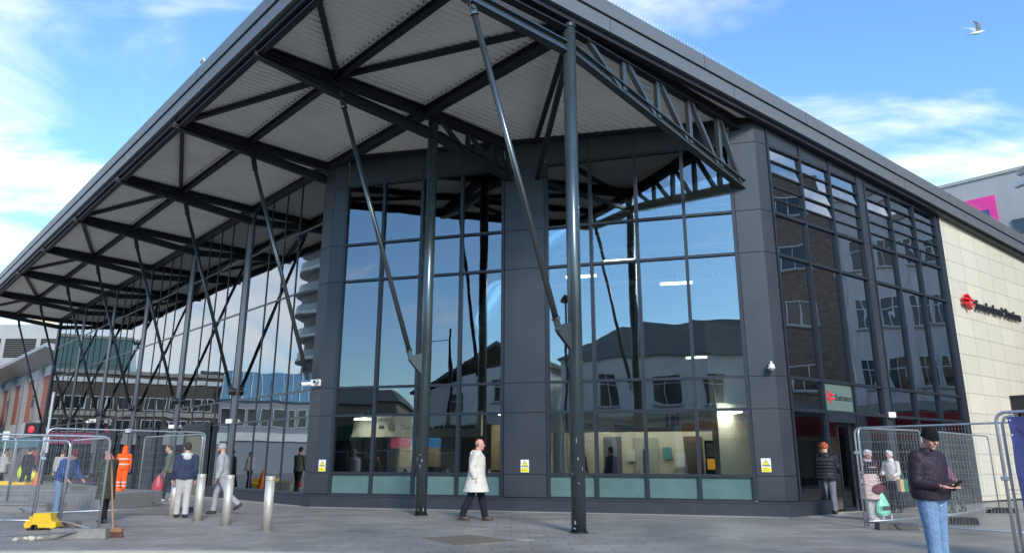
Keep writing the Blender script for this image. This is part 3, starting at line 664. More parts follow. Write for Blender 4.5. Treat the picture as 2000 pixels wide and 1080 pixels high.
# notices, queue rail and interior roof members
for t, z, w_, h_, m_ in ((5.95, 1.3, .28, .4, M_WHITEP), (6.9, 1.35, .3, .42, mat('poster_teal', (.1, .3, .35), .5)), (7.2, 1.1, .35, .5, M_WHITEP), (8.9, 1.3, .4, .6, mat('poster_plum', (.3, .05, .12), .5))):
    P(MB().wallbox(FP(t, None, -6.9), FP(t+w_/FM, None, -6.9), .02, z, z+h_), 'notice', m_)
mb = MB(); rail = [FP(2.3, 1.0, -2.5), FP(3.9, 1.0, -2.5)]; mb.tube(rail, .025, 6); mb.tube([v_-Vector((0, 0, .45)) for v_ in rail], .02, 6)
for t in (2.3, 2.8, 3.3, 3.9): mb.tube([FP(t, 0, -2.5), FP(t, 1.0, -2.5)], .022, 6)
P(mb, 'queue_rail', M_STEEL)
M_TRW = mat('interior_truss', (.34, .34, .33), .6)
for o in (-3.2, -8.2):
    mb = MB(); mb.bar(FP(-.5, 9.6, o), FP(9.6, 9.3, o), .14, .14); mb.bar(FP(-.5, 8.3, o), FP(9.6, 8.0, o), .14, .14)
    for i in range(10):
        f0 = -.5+i*1.01; mb.bar(FP(f0, 8.3-.03*i, o), FP(f0+.5, 9.55-.03*i, o), .09, .09); mb.bar(FP(f0+.5, 9.55-.03*i, o), FP(f0+1.01, 8.27-.03*i, o), .09, .09)
    P(mb, 'roof_truss', M_TRW)
# ceiling lamps
M_LAMP = mat('lamp_glow', (1, 1, 1), .5, emit=((1, .93, .80), 6.))
M_LAMP2 = mat('downlight_glow', (1, 1, 1), .5, emit=((1, .95, .86), 12.))
for k, (t, o, z) in enumerate([(1.0, -6, 4.9), (3.55, -5.0, 6.2), (2.8, -8.0, 5.0), (2.9, -9.5, 4.6), (6.15, -4.5, 8.0), (7.6, -4.2, 7.0), (8.0, -8.5, 5.1), (5.2, -4, 7.4), (10.4, -5.5, 6.1), (9.9, -9, 5.6)]):
    hl = empty('ceiling_lamp', (0, 0, 0)); hl.parent = ST; p = FP(t, z, o)
    P(MB().bar((p.x-.5, p.y+.12, z), (p.x+.5, p.y-.12, z), .16, .05), 'lamp_tube', M_LAMP, hl)
    mb = MB(); mb.bar((p.x-.54, p.y+.13, z+.05), (p.x+.54, p.y-.13, z+.05), .22, .04); mb.tube([(p.x, p.y, z+.06), (p.x, p.y, zsxy(p.x, p.y))], .008, 4); P(mb, 'lamp_housing', M_STEEL, hl)
for t, o in ((.3, -4.9), (1.6, -4.9), (5.4, -6), (6.6, -6), (7.7, -6), (8.8, -6), (-.8, -6), (2.8, -5.6)):
    p = FP(t, 2.93, o); P(MB().box(p.x-.25, p.y-.25, 2.90, p.x+.25, p.y+.25, 2.93), 'downlight', M_LAMP2)
for s_ in (2, 8, 14, 20, 26):
    p = LP(s_, 2.7, -3); P(MB().box(p.x-.3, p.y-.3, 2.7, p.x+.3, p.y+.3, 2.73), 'downlight', M_LAMP2)
for s_ in (1.5, 5, 8): 
    p = RP(s_, 2.7, -3); P(MB().box(p.x-.3, p.y-.3, 2.7, p.x+.3, p.y+.3, 2.73), 'downlight', M_LAMP2)
mb = MB(); mb.wallbox(RP(1.2, None, -3.2), RP(3.6, None, -3.2), .2, 0, 3.0); P(mb, 'lobby_wall', M_INWALL)
mb = MB(); mb.wallbox(RP(3.4, None, -5), RP(10, None, -5), .2, 0, 6); P(mb, 'hall_partition', M_INCEIL)
P(MB().wallbox(RP(3.2, None, -1.2), RP(4.6, None, -1.2), .05, 2.0, 2.55), 'advert_panel', mat('red_panel', (.20, .015, .02), .5))
# ticket machine inside
tm_ = empty('ticket_machine', tuple(FP(8.35, 0, -5.3)), A_F, 'black and orange ticket machine inside behind the window near the right corner', 'ticket machine')
mb = MB(); mb.box(-.42, -.3, 0, .42, .4, 1.95); mb.build('cabinet', M_STEEL, tm_, bevel=.02)
MB().box(-.36, -.33, 1.45, .1, -.301, 1.85).build('header_panel', mat('pale_panel', (.5, .5, .46), .4), tm_)
MB().box(-.36, -.35, 1.05, .1, -.301, 1.38).build('screen', mat('amber_screen', (.55, .27, .03), .4, emit=((.6, .28, .03), .5)), tm_)
MB().box(.12, -.36, .5, .3, -.301, 1.35).build('card_panel', mat('blue_panel', (.03, .12, .4), .4), tm_)
text_obj('Tickets', .12, M_SIGNINK, 'lettering', tm_, face_mat((-.33, -.332, 1.62), 0), .002)
# ================================================================ station fixings: signs and cameras
M_RED = mat('sign_red', (.72, .03, .035), .4)
def emblem(mb, s_, th, w):
    """twin arrows on two parallel lines, drawn in the local xy plane"""
    def st(x0, y0, x1, y1):
        d = Vector((x1-x0, y1-y0)).normalized(); n = Vector((-d.y, d.x))*w/2
        mb.prism([(s_*(x0-n.x), s_*(y0-n.y)), (s_*(x1-n.x), s_*(y1-n.y)), (s_*(x1+n.x), s_*(y1+n.y)), (s_*(x0+n.x), s_*(y0+n.y))], 0, th)
    st(-1, .22, 1, .22); st(-1, -.22, 1, -.22)
    st(-.32, .68, .45, .21); st(.45, .23, -.45, -.23); st(-.45, -.21, .32, -.68)
    return mb
# letters on the cream wall
sg = empty('station_name_sign', tuple(RP(11.0, 6.75, .05)), 0, 'raised black station name lettering with a red double arrow on the cream tiled wall', 'sign')
q0 = RP(11.0, 6.75, .05)
def on(o, p, ang): o.matrix_world = face_mat((p.x, p.y, p.z), ang); o.parent = sg; o.matrix_parent_inverse = Matrix.Translation(q0).inverted(); return o
e = emblem(MB(), .36, .16, .17).build('double_arrow', M_RED); on(e, RP(11.30, 6.83, .10), A_R)
tx = text_obj('Sunderland Station', .51, mat('black_lettering', (.02, .02, .022), .35), 'lettering', None, None, .035, .008, 'LEFT', 1.05); on(tx, RP(11.97, 6.65, .13), A_R)
# entrance sign on the pane over the door
es = empty('entrance_sign', tuple(RP(1.7, 3.0, .0)), 0, 'pale glass panel reading Entrance with a red double arrow over the right hand door', 'sign')
q0 = RP(1.7, 3.0, 0)
def on2(o, p, ang): o.matrix_world = face_mat((p.x, p.y, p.z), ang); o.parent = es; o.matrix_parent_inverse = Matrix.Translation(q0).inverted(); return o
pn = MB().box(0, 0, 0, 1.44, .72, .006).build('film', mat('frosted_film', (.125, .175, .155), .25)); on2(pn, RP(1.63, ZE+.05, -.006), A_R)
e = emblem(MB(), .24, .006, .17).build('double_arrow', M_RED); on2(e, RP(1.92, 3.0, .004), A_R)
tx = text_obj('Entrance', .235, M_SIGNINK, 'lettering', None, None, .003, .003); on2(tx, RP(2.19, 2.92, .008), A_R)
# warning signs
M_YEL = mat('sign_yellow', (.80, .72, .03), .45); M_WHT = mat('sign_white', (.78, .78, .76), .45)
def warning(t, z, label):
    p = FP(t, z, .052); w = empty('warning_sign', tuple(p), A_F, label, 'warning sign', 'yellow warning signs on the station front')
    MB().box(-.115, -.004, -.165, .115, 0, .165).build('plate', M_WHT, w)
    MB().box(-.108, -.0065, -.158, .108, -.0042, -.05).build('text_band', M_YEL, w)
    tri = lambda s_, y0, y1: MB().add([(x, y, zz) for y in (y1, y0) for x, zz in ((-.088*s_, .06-.065*s_), (.088*s_, .06-.065*s_), (0, .06+.088*s_))], [(0, 1, 2), (5, 4, 3), (0, 3, 4, 1), (1, 4, 5, 2), (2, 5, 3, 0)])
    tri(1, -.004, -.006).build('triangle_edge', M_SIGNINK, w); tri(.80, -.006, -.0075).build('triangle', M_YEL, w)
    mb = MB(); mb.box(-.006, -.009, .045, .006, -.0076, .09); mb.box(-.006, -.009, .022, .006, -.0076, .034); mb.build('exclamation_mark', M_SIGNINK, w)
    text_obj('WARNING', .042, M_SIGNINK, 'lettering', w, face_mat((-.098, -.0068, -.032), 0), .0005)
    text_obj('CCTV in\noperation', .036, M_SIGNINK, 'lettering', w, face_mat((-.085, -.0068, -.088), 0), .0005)
warning(-.212, 1.155, 'yellow and white warning notice on the left corner pillar behind the bollards')
warning(4.5, 1.165, 'yellow and white warning notice on the middle pillar right of the walking man')
warning(9.23, 1.21, 'yellow and white warning notice on the right corner pillar by the entrance')
# cctv cameras
def cctv(p, kind, label, ang):
    c = empty('cctv_camera', tuple(p), ang, label, 'security camera')
    if kind == 'twin':
        MB().box(-.16, .0, -.10, .22, .06, .10).build('mounting_plate', M_WHITEP, c, bevel=.015)
        for sx, dz, yaw in ((-.1, -.03, -.5), (.16, .03, .45)):
            mb = MB(); d = Vector((math.sin(yaw), -math.cos(yaw), -.12)).normalized(); b0 = Vector((sx, -.04, dz)); mb.tube([b0, b0+d*.30], .062, 12); b = mb.build('camera_body', M_WHITEP, c, bevel=.01)
            mb = MB(); mb.tube([b0+d*.302, b0+d*.312], .045, 12); mb.build('lens', M_BLACK, c)
    else:
        mb = MB(); mb.tube([(0, 0, .13), (0, -.16, .13), (0, -.16, .05)], .03, 10); mb.build('arm', M_WHITEP, c, smooth=True)
        mb = MB(); mb.tube([(0, -.16, .08), (0, -.16, -.02)], [.07, .085], 16); mb.ell((0, -.16, -.02), (.10, .10, .03)); mb.build('housing', M_WHITEP, c)
        MB().ell((0, -.16, -.04), (.065, .065, .06)).build('dome', mat('smoked_dome', (.3, .3, .3), .1), c, smooth=True)
p = CH_L+nF*.05; cctv(Vector((-6.0, 21.86, 3.58)), 'twin', 'twin white security cameras on the left corner pillar at the foot of a strut', A_F-.2)
p = FP(9.47, 3.6, .05); cctv(p, 'dome', 'white dome security camera on the right corner pillar', A_F)
L0p = LP(19.2, 0, .1)
p = LP(23.85, 3.35, .25); cctv(p, 'twin', 'small white cameras on a rib of the long left glass wall', A_L+PI)
# ================================================================ surrounding buildings
def bwindow(par, loc, ang, w, h, m_frame, split=(2, 2), sill=True, rec=.0, name='window'):
    """one window with frame, panes and sill; loc = bottom centre on the facade"""
    wn = empty(name); wn.matrix_world = face_mat(loc, ang)
    wn.parent = par; wn.matrix_parent_inverse = par.matrix_world.inverted() if par.matrix_world != Matrix() else Matrix()
    mb = MB(); t = .07
    mb.box(-w/2, 0, -.12, -w/2+t, h, .07); mb.box(w/2-t, 0, -.12, w/2, h, .07); mb.box(-w/2+t, 0, -.12, w/2-t, t, .068); mb.box(-w/2+t, h-t, -.12, w/2-t, h, .068)
    for i in range(1, split[0]): x = -w/2+w*i/split[0]; mb.box(x-.025, t, -.06, x+.025, h-t, .045)
    for i in range(1, split[1]): y = h*(i/split[1] if split[1] > 2 else .64); mb.box(-w/2+t, y-.025, -.06, w/2-t, y+.025, .043)
    mb.build('frame', m_frame, wn); MB().box(-w/2+t, t, -.05, w/2-t, h-t, .02).build('pane', G_DARK, wn)
    if sill: MB().box(-w/2-.1, -.1, -.05, w/2+.1, -.005, .14).build('sill', M_SILL, wn)
    return wn
G_DARK = mat('dark_window_glass', (.035, .045, .05), .06, 0, spec=.8, var=.3, vs=.6)
M_SILL = mat('stone_sill', (.36, .35, .32), .8)
M_WFR = mat('white_window_frame', (.72, .72, .70), .5)
def block(name, p0, ang, w, d, h, m, label, cat='building', roofh=.0, roof_m=None, hip=0, over=.3):
    """box building; p0 = plan point at the left end of its facade seen from outside, facade runs along ang, outward normal on the right"""
    b = empty(name, (p0[0], p0[1], 0), ang, label, cat)
    MB().box(0, 0, -.1, w, d, h).build('wall', m, b)
    if roofh:
        mb = MB(); o = over; x0, x1, y0, y1 = -o, w+o, -o, d+o; ym = d/2; hp = hip
        mb.add([(x0, y0, h), (x1, y0, h), (x1, y1, h), (x0, y1, h), (x0+hp, ym, h+roofh), (x1-hp, ym, h+roofh)], [(0, 1, 5, 4), (1, 2, 5), (2, 3, 4, 5), (3, 0, 4), (3, 2, 1, 0)])
        mb.build('roof', roof_m, b)
    else:
        MB().box(-.15, -.15, h, w+.15, d+.15, h+.35).build('parapet', roof_m or M_SILL, b)
    bpy.context.view_layer.update()
    return b
def bw(b, ang, x, z, w, h, fr=None, **k):
    o = Vector(b.location); c, s_ = math.cos(ang), math.sin(ang)
    return bwindow(b, (o.x+c*x, o.y+s_*x, z), ang, w, h, fr or M_WFR, **k)
M_SLATE = mat('roof_slate', (.125, .135, .12), .8, var=.25, vs=2, bump=.4, bs=14)
M_RENDER = mat('white_render', (.80, .80, .76), .8, var=.08, vs=.8)
AH = A_F+PI
# white house with slate roof behind the photographer
hs = block('white_house', (9, -13.9), AH, 23.2, 9, 8.3, M_RENDER, 'white rendered house with dark slate hipped roof, mirrored in the station front', 'house', 3.1, M_SLATE, hip=4.2)
for x, w_ in ((2.0, 1.2), (5.0, 1.4), (12.7, 1.25), (15.9, 1.9), (19.8, 1.2), (9.6, 1.3)):
    bw(hs, AH, x, 5.0, w_, 2.0, split=(2, 2))
MB().box(0, -.35, 4.1, 23.2, -.01, 4.35).build('string_course', M_SILL, hs)
def shop(b, x0, x1, m_f, txt=None, size=.55, mt_=None, z0=2.75, z1=3.75):
    s_ = empty('shopfront'); s_.parent = b
    MB().box(x0, -.30, z0, x1, -.012, z1).build('fascia_board', m_f, s_)
    mb = MB(); mb.box(x0, -.16, 0, x1, -.012, .45)
    n = max(2, int((x1-x0)/1.6))
    for i in range(n+1): x = x0+(x1-x0-.1)*i/n; mb.box(x, -.16, .45, x+.1, -.012, z0)
    mb.build('stall_riser', M_FRAME, s_); MB().box(x0+.05, -.08, .45, x1-.05, -.012, z0).build('shop_window', G_DARK, s_)
    if txt: text_obj(txt, size, mt_ or M_WHT, 'lettering', s_, face_mat(((x0+x1)/2, -.31, z0+.28), 0), .01, .006, 'CENTER')
    return s_
# facade x of the house: x = distance from its left end (east)
sh = shop(hs, 10.3, 14.9, mat('bank_red', (.62, .10, .05), .5), 'Santander', .72)
mb = MB()
for k_, (dx, r_) in enumerate(((-.22, .26), (0, .36), (.2, .26))):
    mb.tube([(10.75+dx, -.315, 3.0), (10.70+dx*1.3, -.315, 3.15+r_*.5), (10.8+dx*.8, -.315, 3.1+r_)], [.07, .10, .01], 8)
mb.ell((10.75, -.315, 3.02), (.42, .02, .11)); mb.build('flame_emblem', M_WHT, sh)
shop(hs, .6, 5.4, mat('teal_fascia', (.05, .2, .22), .5)); shop(hs, 15.6, 19.4, mat('navy_fascia', (.03, .05, .13), .5)); shop(hs, 19.8, 22.8, mat('cream_fascia', (.5, .47, .38), .5)); shop(hs, 5.8, 9.9, mat('grey_fascia', (.25, .26, .27), .5))
MB().box(3.2, 2.5, 9, 4.4, 3.4, 12.2).build('chimney', mat('chimney_brick', (.20, .12, .09), .9, var=.2, vs=6), hs)
# gabled white house to its west
gh = empty('gabled_house', (-15.2, -6.0, 0), AH+.1, 'white gabled house with dark verge boards, mirrored in the glass left of the middle pillar', 'house')
MB().prism([(0, 0), (8.5, 0), (8.5, 8), (0, 8)], -.1, lambda x, y: 9.6-abs(x-2.2)*.52).build('wall', M_RENDER, gh)
mb = MB()
for x0, x1 in ((-.4, 2.2), (2.2, 9.0)):
    z_ = lambda x: 9.6-abs(x-2.2)*.52
    mb.hexa([(x0, -.35, z_(x0)+.02), (x1, -.35, z_(x1)+.02), (x1, 8.3, z_(x1)+.02), (x0, 8.3, z_(x0)+.02), (x0, -.35, z_(x0)+.24), (x1, -.35, z_(x1)+.24), (x1, 8.3, z_(x1)+.24), (x0, 8.3, z_(x0)+.24)])
mb.build('roof', M_SLATE, gh); bpy.context.view_layer.update()
for x, z in ((2.2, 5.4), (5.6, 4.6)): bw(gh, AH+.1, x, z, 1.1, 1.6)
shop(gh, .4, 8.0, mat('black_fascia', (.03, .03, .035), .5))
# low ochre and green shops further west
tb = block('shop_row', (-25.5, -4.0), AH-.25, 16, 9, 5.4, mat('buff_render', (.36, .33, .25), .85, var=.1, vs=1), 'low buff rendered shop row mirrored in the glass left of column two', 'building', 1.6, M_SLATE, hip=1.5)
for x in (2, 5, 8, 11, 14): bw(tb, AH-.25, x, 3.7, 1.1, 1.1, split=(2, 1))
shop(tb, .5, 7.5, mat('green_fascia', (.07, .15, .09), .5)); shop(tb, 8, 15.5, mat('plum_fascia', (.2, .04, .08), .5))
# street facing the entrance: dark brick block and grey stone block
AE = -PI/2-.12
M_BRICK = joints(mat('dark_brick', (.22, .16, .125), .85, var=.2, vs=3), .23, .078, w=.012, dark=1.35, stagger=.5, tonal=.18, bump=.3)
M_GSTONE = mat('grey_stone', (.68, .63, .63), .8, var=.12, vs=1.6, bump=.1, bs=12, stretch=(1, 1, .25))
eb = block('brick_building', (32.0, 23.2), AE, 20, 12, 19.2, M_BRICK, 'tall dark brick block with white framed windows, mirrored left of the entrance wall pillar', 'building')
for x in (2.3, 6, 9.7, 13.4, 17.1):
    for z in (5.2, 8.9, 12.4, 15.8): bw(eb, AE, x, z, 1.7, 1.5, split=(2, 1))
MB().box(.2, -.16, 3.7, 20, -.012, 4.6).build('shop_band', mat('band_grey', (.2, .2, .2), .6), eb)
shop(eb, .5, 6, mat('dark_red_fascia', (.23, .02, .025), .5)); shop(eb, 6.3, 12, mat('black_fascia', (.03, .03, .035), .5)); shop(eb, 12.3, 19, mat('dark_red_fascia', (.23, .02, .025), .5))
AE2 = -PI/2+.13
p2 = Vector((32.0, 23.35))-Vector((math.cos(AE2), math.sin(AE2)))*16
gb = block('stone_building', (p2.x, p2.y), AE2, 16, 12, 17.6, M_GSTONE, 'grey stone office block with tall sash windows, mirrored in the entrance side glass', 'building')
MB().box(-.35, -.35, 16.9, 16.35, -.013, 17.2).build('cornice', M_GSTONE, gb)
for x in (14.9, 13.6, 12.2, 11.1, 9.2, 7.4, 5.4, 3.4, 1.5):
    for z in (5.2, 8.6, 12.1): bw(gb, AE2, x, z, .95, 1.75, split=(2, 2))
for x in (15.6, 12.9, 10.2, 6.4, 2.4): MB().box(x-.22, -.12, 4.4, x+.22, -.012, 16.9).build('pier', M_GSTONE, gb)
MB().box(0, -.3, 3.9, 16, -.012, 4.4).build('string_course', M_SILL, gb)
shop(gb, .4, 7.8, mat('crimson_fascia', (.34, .02, .03), .5), z0=2.5, z1=3.8); shop(gb, 8.2, 15.6, mat('crimson_fascia', (.34, .02, .03), .5), z0=2.5, z1=3.8)
# street facing the long glass wall
AW = math.atan2(.89, .45)
M_DBRICK = mat('brown_cladding', (.12, .095, .075), .8, var=.15, vs=.8)
wb = block('brown_office_block', (-56.2, 49.4), AW, 18.5, 12, 9.4, M_DBRICK, 'brown office block with cream bands, mirrored in the long glass wall', 'building')
for z, m_ in ((8.6, M_RENDER), (5.4, mat('cream_band', (.45, .43, .36), .8)), (3.3, mat('cream_band', (.45, .43, .36), .8))): MB().box(0, -.12, z, 18.5, -.012, z+.45).build('band', m_, wb)
for z in (6.0, 3.85):
    for i in range(8): bw(wb, AW, 1.4+i*2.25, z, 1.9, 1.25, split=(3, 1), sill=False)
shop(wb, .3, 9, mat('ivory_fascia', (.5, .5, .46), .5)); shop(wb, 9.3, 18.2, mat('pink_fascia', (.7, .14, .3), .5))
ab = block('glass_arcade', (-61.5, 38.6), AW, 12.0, 10, 7.2, mat('pale_panels', (.32, .34, .37), .6, var=.05), 'low pale arcade with an arched blue glass roof, mirrored in the long glass wall', 'building')
mb = MB(); pr = [(-.3+2.2*(1-math.cos(t*PI/2/7)), 7.3+3.2*math.sin(t*PI/2/7)) for t in range(8)]
vs = [(x, y, z) for x in (0, 12) for y, z in pr]+[(x, y+.12, z-.12) for x in (0, 12) for y, z in pr]
fs = []
for i in range(7): fs += [(i, i+8, i+9, i+1), (16+i, 17+i, 25+i, 24+i)]
fs += [(0, 16, 24, 8), (7, 15, 31, 23)]
mb.add(vs, fs); mb.build('arched_glazing', mat('blue_glazing', (.17, .33, .45), .12, spec=.9, var=.1, vs=1), ab, smooth=False)
for i in range(13):
    mb = MB(); mb.tube([(.05+i*.99, y-.05, z+.03) for y, z in pr], .05, 5); mb.build('glazing_rib', M_WHT, ab)
for i in range(9): bw(ab, AW, .9+i*1.28, 4.6, 1.0, 1.9, split=(1, 1), sill=False)
MB().box(0, -.2, 3.2, 12, -.012, 4.0).build('band', M_RENDER, ab)
bpy.context.view_layer.update()
# round balcony tower
tw = empty('balcony_tower', (-80.5, 43.5, 0), 0, 'tall round tower with curved white balconies, mirrored beside the left corner pillar', 'tower')
MB().tube([(0, 0, 0), (0, 0, 44)], 6.4, 40).build('wall', mat('tower_wall', (.16, .15, .145), .6, var=.1, vs=1), tw, smooth=False)
for i in range(12):
    z = 8+i*3; MB().tube([(0, 0, z), (0, 0, z+.35)], 7.3, 48).build('balcony', M_RENDER, tw)
    mb = MB(); mb.tube([(0, 0, z+.35), (0, 0, z+1.25)], 7.15, 48); mb.build('balcony_glass', mat('balcony_glass', (.30, .36, .34), .25, spec=.7, var=.2, vs=.5), tw)
ct = block('cream_block', (-92, 52), AW, 16, 12, 13.4, mat('cream_render', (.55, .49, .40), .8, var=.05), 'cream block behind the arched glass arcade', 'building')
tg = block('teal_glass_building', (-72.5, 69.5), AW, 9, 10, 16.2, mat('teal_glazing', (.07, .15, .15), .12, spec=.9, var=.15, vs=.3), 'teal glass office building, mirrored at the far end of the long glass wall', 'building')
for i in range(1, 5): MB().box(0, -.06, i*3.2, 9, -.012, i*3.2+.2).build('floor_band', mat('teal_band', (.12, .18, .18), .5), tg)
cy = block('cream_tower_block', (-68, 78.5), AW, 10, 12, 14.5, mat('warm_cream', (.62, .50, .36), .8), 'warm cream building beyond the teal glass one', 'building')
for i in range(4):
    for j in range(3): bw(cy, AW, 1.4+i*2.4, 4+j*3.4, 1.2, 1.8, sill=False)
# red brick hall straight ahead at the far left
AL2 = A_L+PI
pr0 = L0-nL*2.2+uL*96
rb = empty('red_brick_hall', (pr0.x, pr0.y, 0), AL2, 'red brick hall with grey piers and an overhanging sloped grey roof at the far left', 'building')
M_RBRICK = joints(mat('red_brick', (.33, .115, .085), .85, var=.12, vs=1.2), 2.0, .42, w=.05, dark=.7, tonal=.06, bump=.1)
Wd = 96-45.6
MB().box(0, 0, -.1, Wd, 10, 9.1).build('wall', M_RBRICK, rb)
mb = MB(); mb.add([(-1, -1.6, 9.85), (Wd+.9, -1.6, 9.85), (Wd+.9, .1, 9.0), (-1, .1, 9.0), (-1, -1.6, 10.15), (Wd+.9, -1.6, 10.15), (Wd+.9, 11, 8.6), (-1, 11, 8.6), (Wd+.9, 11, 8.3), (-1, 11, 8.3)], [(0, 3, 2, 1), (0, 1, 5, 4), (4, 5, 6, 7), (7, 6, 8, 9), (3, 9, 8, 2), (1, 2, 8, 6, 5), (0, 4, 7, 9, 3)])
mb.build('roof', mat('ribbed_roof', (.36, .37, .39), .5, .3, var=.1, vs=4, stretch=(6, .3, 1)), rb)
MB().box(0, -.10, 8.2, Wd, -.012, 9.0).build('head_band', mat('pale_band', (.46, .45, .43), .8), rb); MB().box(0, -.12, 3.3, Wd, -.012, 4.5).build('base_band', mat('pale_band', (.46, .45, .43), .8), rb)
for i in range(8): 
    x = Wd-.9-i*6.3; MB().box(x, -.4, 0, x+.9, -.013, 8.95).build('pier', mat('pier_grey', (.20, .20, .21), .7), rb)
for i in range(7):
    x = Wd-3.1-i*6.3; MB().box(x-.8, -.06, 4.6, x+.8, -.013, 8.1).build('tall_window', G_DARK, rb)
    MB().box(x-.85, -.09, 7.1, x+.85, -.062, 8.15).build('window_panel', mat('panel_grey', (.38, .37, .38), .7), rb)
MB().box(-.1, -.5, 2.3, Wd-3, -.13, 3.1).build('shop_band', mat('teal_shop_band', (.10, .26, .28), .6), rb); MB().box(0, -.10, 0, Wd, -.014, 2.3).build('shop_window', G_DARK, rb)
cp = empty('car_park_block', (-86, 99, 0), -.02, 'grey concrete car park with dark louvred decks behind the red brick hall', 'building')
MB().box(0, 0, 0, 46, 30, 19.6).build('wall', mat('grey_concrete_wall', (.34, .34, .335), .85, var=.1, vs=.3), cp)
for z0, z1 in ((15.0, 17.6), (11.0, 13.9), (7, 9.9)):
    for i in range(9): MB().box(.6+i*5.0, -.12, z0, 4.9+i*5.0, -.01, z1).build('louvre', joints(mat('deck_louvre_%d' % int(z0), (.10, .10, .09), .8), 50, .3, w=.1, dark=.5, tonal=0), cp)
sb = empty('stair_tower', (-72.5, 106, 0), 0, 'small cream stair tower rising over the grey car park', 'building')
MB().box(0, 0, 0, 7, 6, 22.3).build('wall', mat('warm_cream', (.62, .50, .36), .8), sb); MB().box(2.2, -.1, 19.4, 7.1, -.02, 20.1).build('yellow_band', mat('yellow_band', (.65, .55, .12), .7), sb)
# pale block with a pink sign behind the station on the right
pb0 = R0+uR*38; AP = A_L+PI
q_ = pb0+uL*14
pb = empty('pale_tower_block', (q_.x, q_.y, 0), AP, 'pale grey clad block with a pink sign rising behind the right end of the roof', 'building')
MB().box(0, 0, 0, 40, 25, 20.28).build('wall', mat('pale_cladding', (.36, .36, .365), .7, var=.12, vs=.35, stretch=(1, 1, .2)), pb)
MB().box(-.1, -.1, 20.285, 40, 25, 20.5).build('coping', M_SILL, pb)
for i in range(5): MB().box(7.7+i*4.2, -.1, 15.95, 9.8+i*4.2, -.011, 16.95).build('window', G_DARK, pb)
MB().box(3.0, -.16, 15.2, 6.98, -.012, 18.92).build('pink_sign', mat('sign_pink', (.72, .04, .27), .5), pb)
MB().box(3.6, -.20, 15.9, 6.55, -.162, 17.98).build('navy_panel', mat('sign_navy', (.035, .05, .17), .5), pb)
text_obj('P', 1.2, M_WHT, 'lettering', pb, face_mat((5.62, -.21, 16.75), 0), .01, .02)
# ================================================================ street furniture
M_BOLL = mat('brushed_steel', (.62, .58, .50), .48, .55, var=.05, vs=3, rvar=.04)
bo_labels = ('nearest steel bollard, standing alone on the right of the row', 'second steel bollard from the right, just behind the striding man in grey', 'steel bollard between the man in grey and the man in the navy hoodie', 'farthest steel bollard, partly beside the legs of the navy hoodie man')
b0 = None
for i, (x, y) in enumerate([(-4.674, 14.415), (-5.874, 15.498), (-6.877, 16.495), (-8.021, 17.791)]):
    if b0 is None:
        b0 = empty('bollard', (x, y, 0), 0, bo_labels[0], 'bollard', 'steel bollards in a row'); bs = [b0]
        MB().tube([(0, 0, 0), (0, 0, .93)], .088, 28).build('post', M_BOLL, b0, smooth=False)
        MB().tube([(0, 0, .93), (0, 0, .99), (0, 0, 1.003)], [.094, .094, .086], 28).build('cap', M_BOLL, b0)
        MB().tube([(0, 0, .001), (0, 0, .012)], .12, 24).build('base_ring', M_CONC, b0)
        for ch in b0.children:
            if ch.name.startswith('post'):
                for p_ in ch.data.polygons: p_.use_smooth = len(p_.vertices) == 4
    else:
        c = b0.copy(); col.objects.link(c); c.location = (x, y, 0); c['label'] = bo_labels[i]
        for ch in b0.children: d = ch.copy(); col.objects.link(d); d.parent = c
def fence(name, p, q, z0, z1, label, lean=0., group='temporary mesh fence panels', uprights=(), wire=.0010, r=.019, sp=.056, clampz=None):
    p = Vector(p); q = Vector(q); L_ = (q-p).length; ang = math.atan2(q.y-p.y, q.x-p.x)
    f = empty(name, (p.x, p.y, 0), ang, label, 'fence panel', group)
    mb = MB(); rc = .13; path = [(0, 0, .03), (0, 0, z1-rc)]
    for t in range(1, 5): a_ = PI/2*t/4; path.append((rc-rc*math.cos(a_), 0, z1-rc+rc*math.sin(a_)))
    for t in range(0, 4): a_ = PI/2*t/4; path.append((L_-rc+rc*math.sin(a_), 0, z1-rc+rc*math.cos(a_)))
    path += [(L_, 0, z1-rc), (L_, 0, .03)]
    mb.tube(path, r, 10); mb.build('frame', M_GALV, f, smooth=True)
    MB().tube([(0, 0, z0), (L_, 0, z0)], r*.95, 10).build('bottom_rail', M_GALV, f, smooth=True)
    mb = MB(); x = sp
    while x < L_-.02:
        mb.tube([(x, .0, z0), (x, .0, z1-(0 if rc < x < L_-rc else .06))], wire, 4, False); x += sp
    z = z0+.18
    while z < z1-.05: mb.tube([(0, -.003, z), (L_, -.003, z)], wire, 4, False); z += .20
    mb.build('wire_mesh', M_GALV, f)
    for u in uprights: MB().tube([(u, .01, z0), (u, .01, z1)], r*.8, 8).build('upright', M_GALV, f)
    if clampz:
        MB().box(-.05, -.035, clampz, .05, .035, clampz+.06).build('clamp', M_GALV, f, bevel=.01)
    return f
fence('mesh_fence', (7.17, 15.30), (9.2, 12.55), .12, 1.98, 'mesh fence panel running from the entrance side towards the man looking at his phone', clampz=1.45)
fence('mesh_fence', (7.27, 15.36), (9.20, 16.47), .12, 1.98, 'mesh fence panel in front of the two old ladies')
fence('mesh_fence', (9.42, 16.62), (13.1, 20.15), .12, 1.98, 'mesh fence panel going away behind the phone man towards the cream wall')
fence('mesh_fence', (-10.95, 9.6), (-7.12, 13.03), .12, 1.70, 'nearest mesh fence panel at the left edge, its corner post by the broom', clampz=1.0)
fence('mesh_fence', (-8.99, 15.02), (-7.16, 13.10), .12, 1.68, 'short angled mesh fence panel running back from the broom')
fence('mesh_fence', (-12.4, 15.5), (-9.05, 15.08), .12, 1.68, 'mesh fence panel behind the yellow block at the far left', uprights=(1.4,))
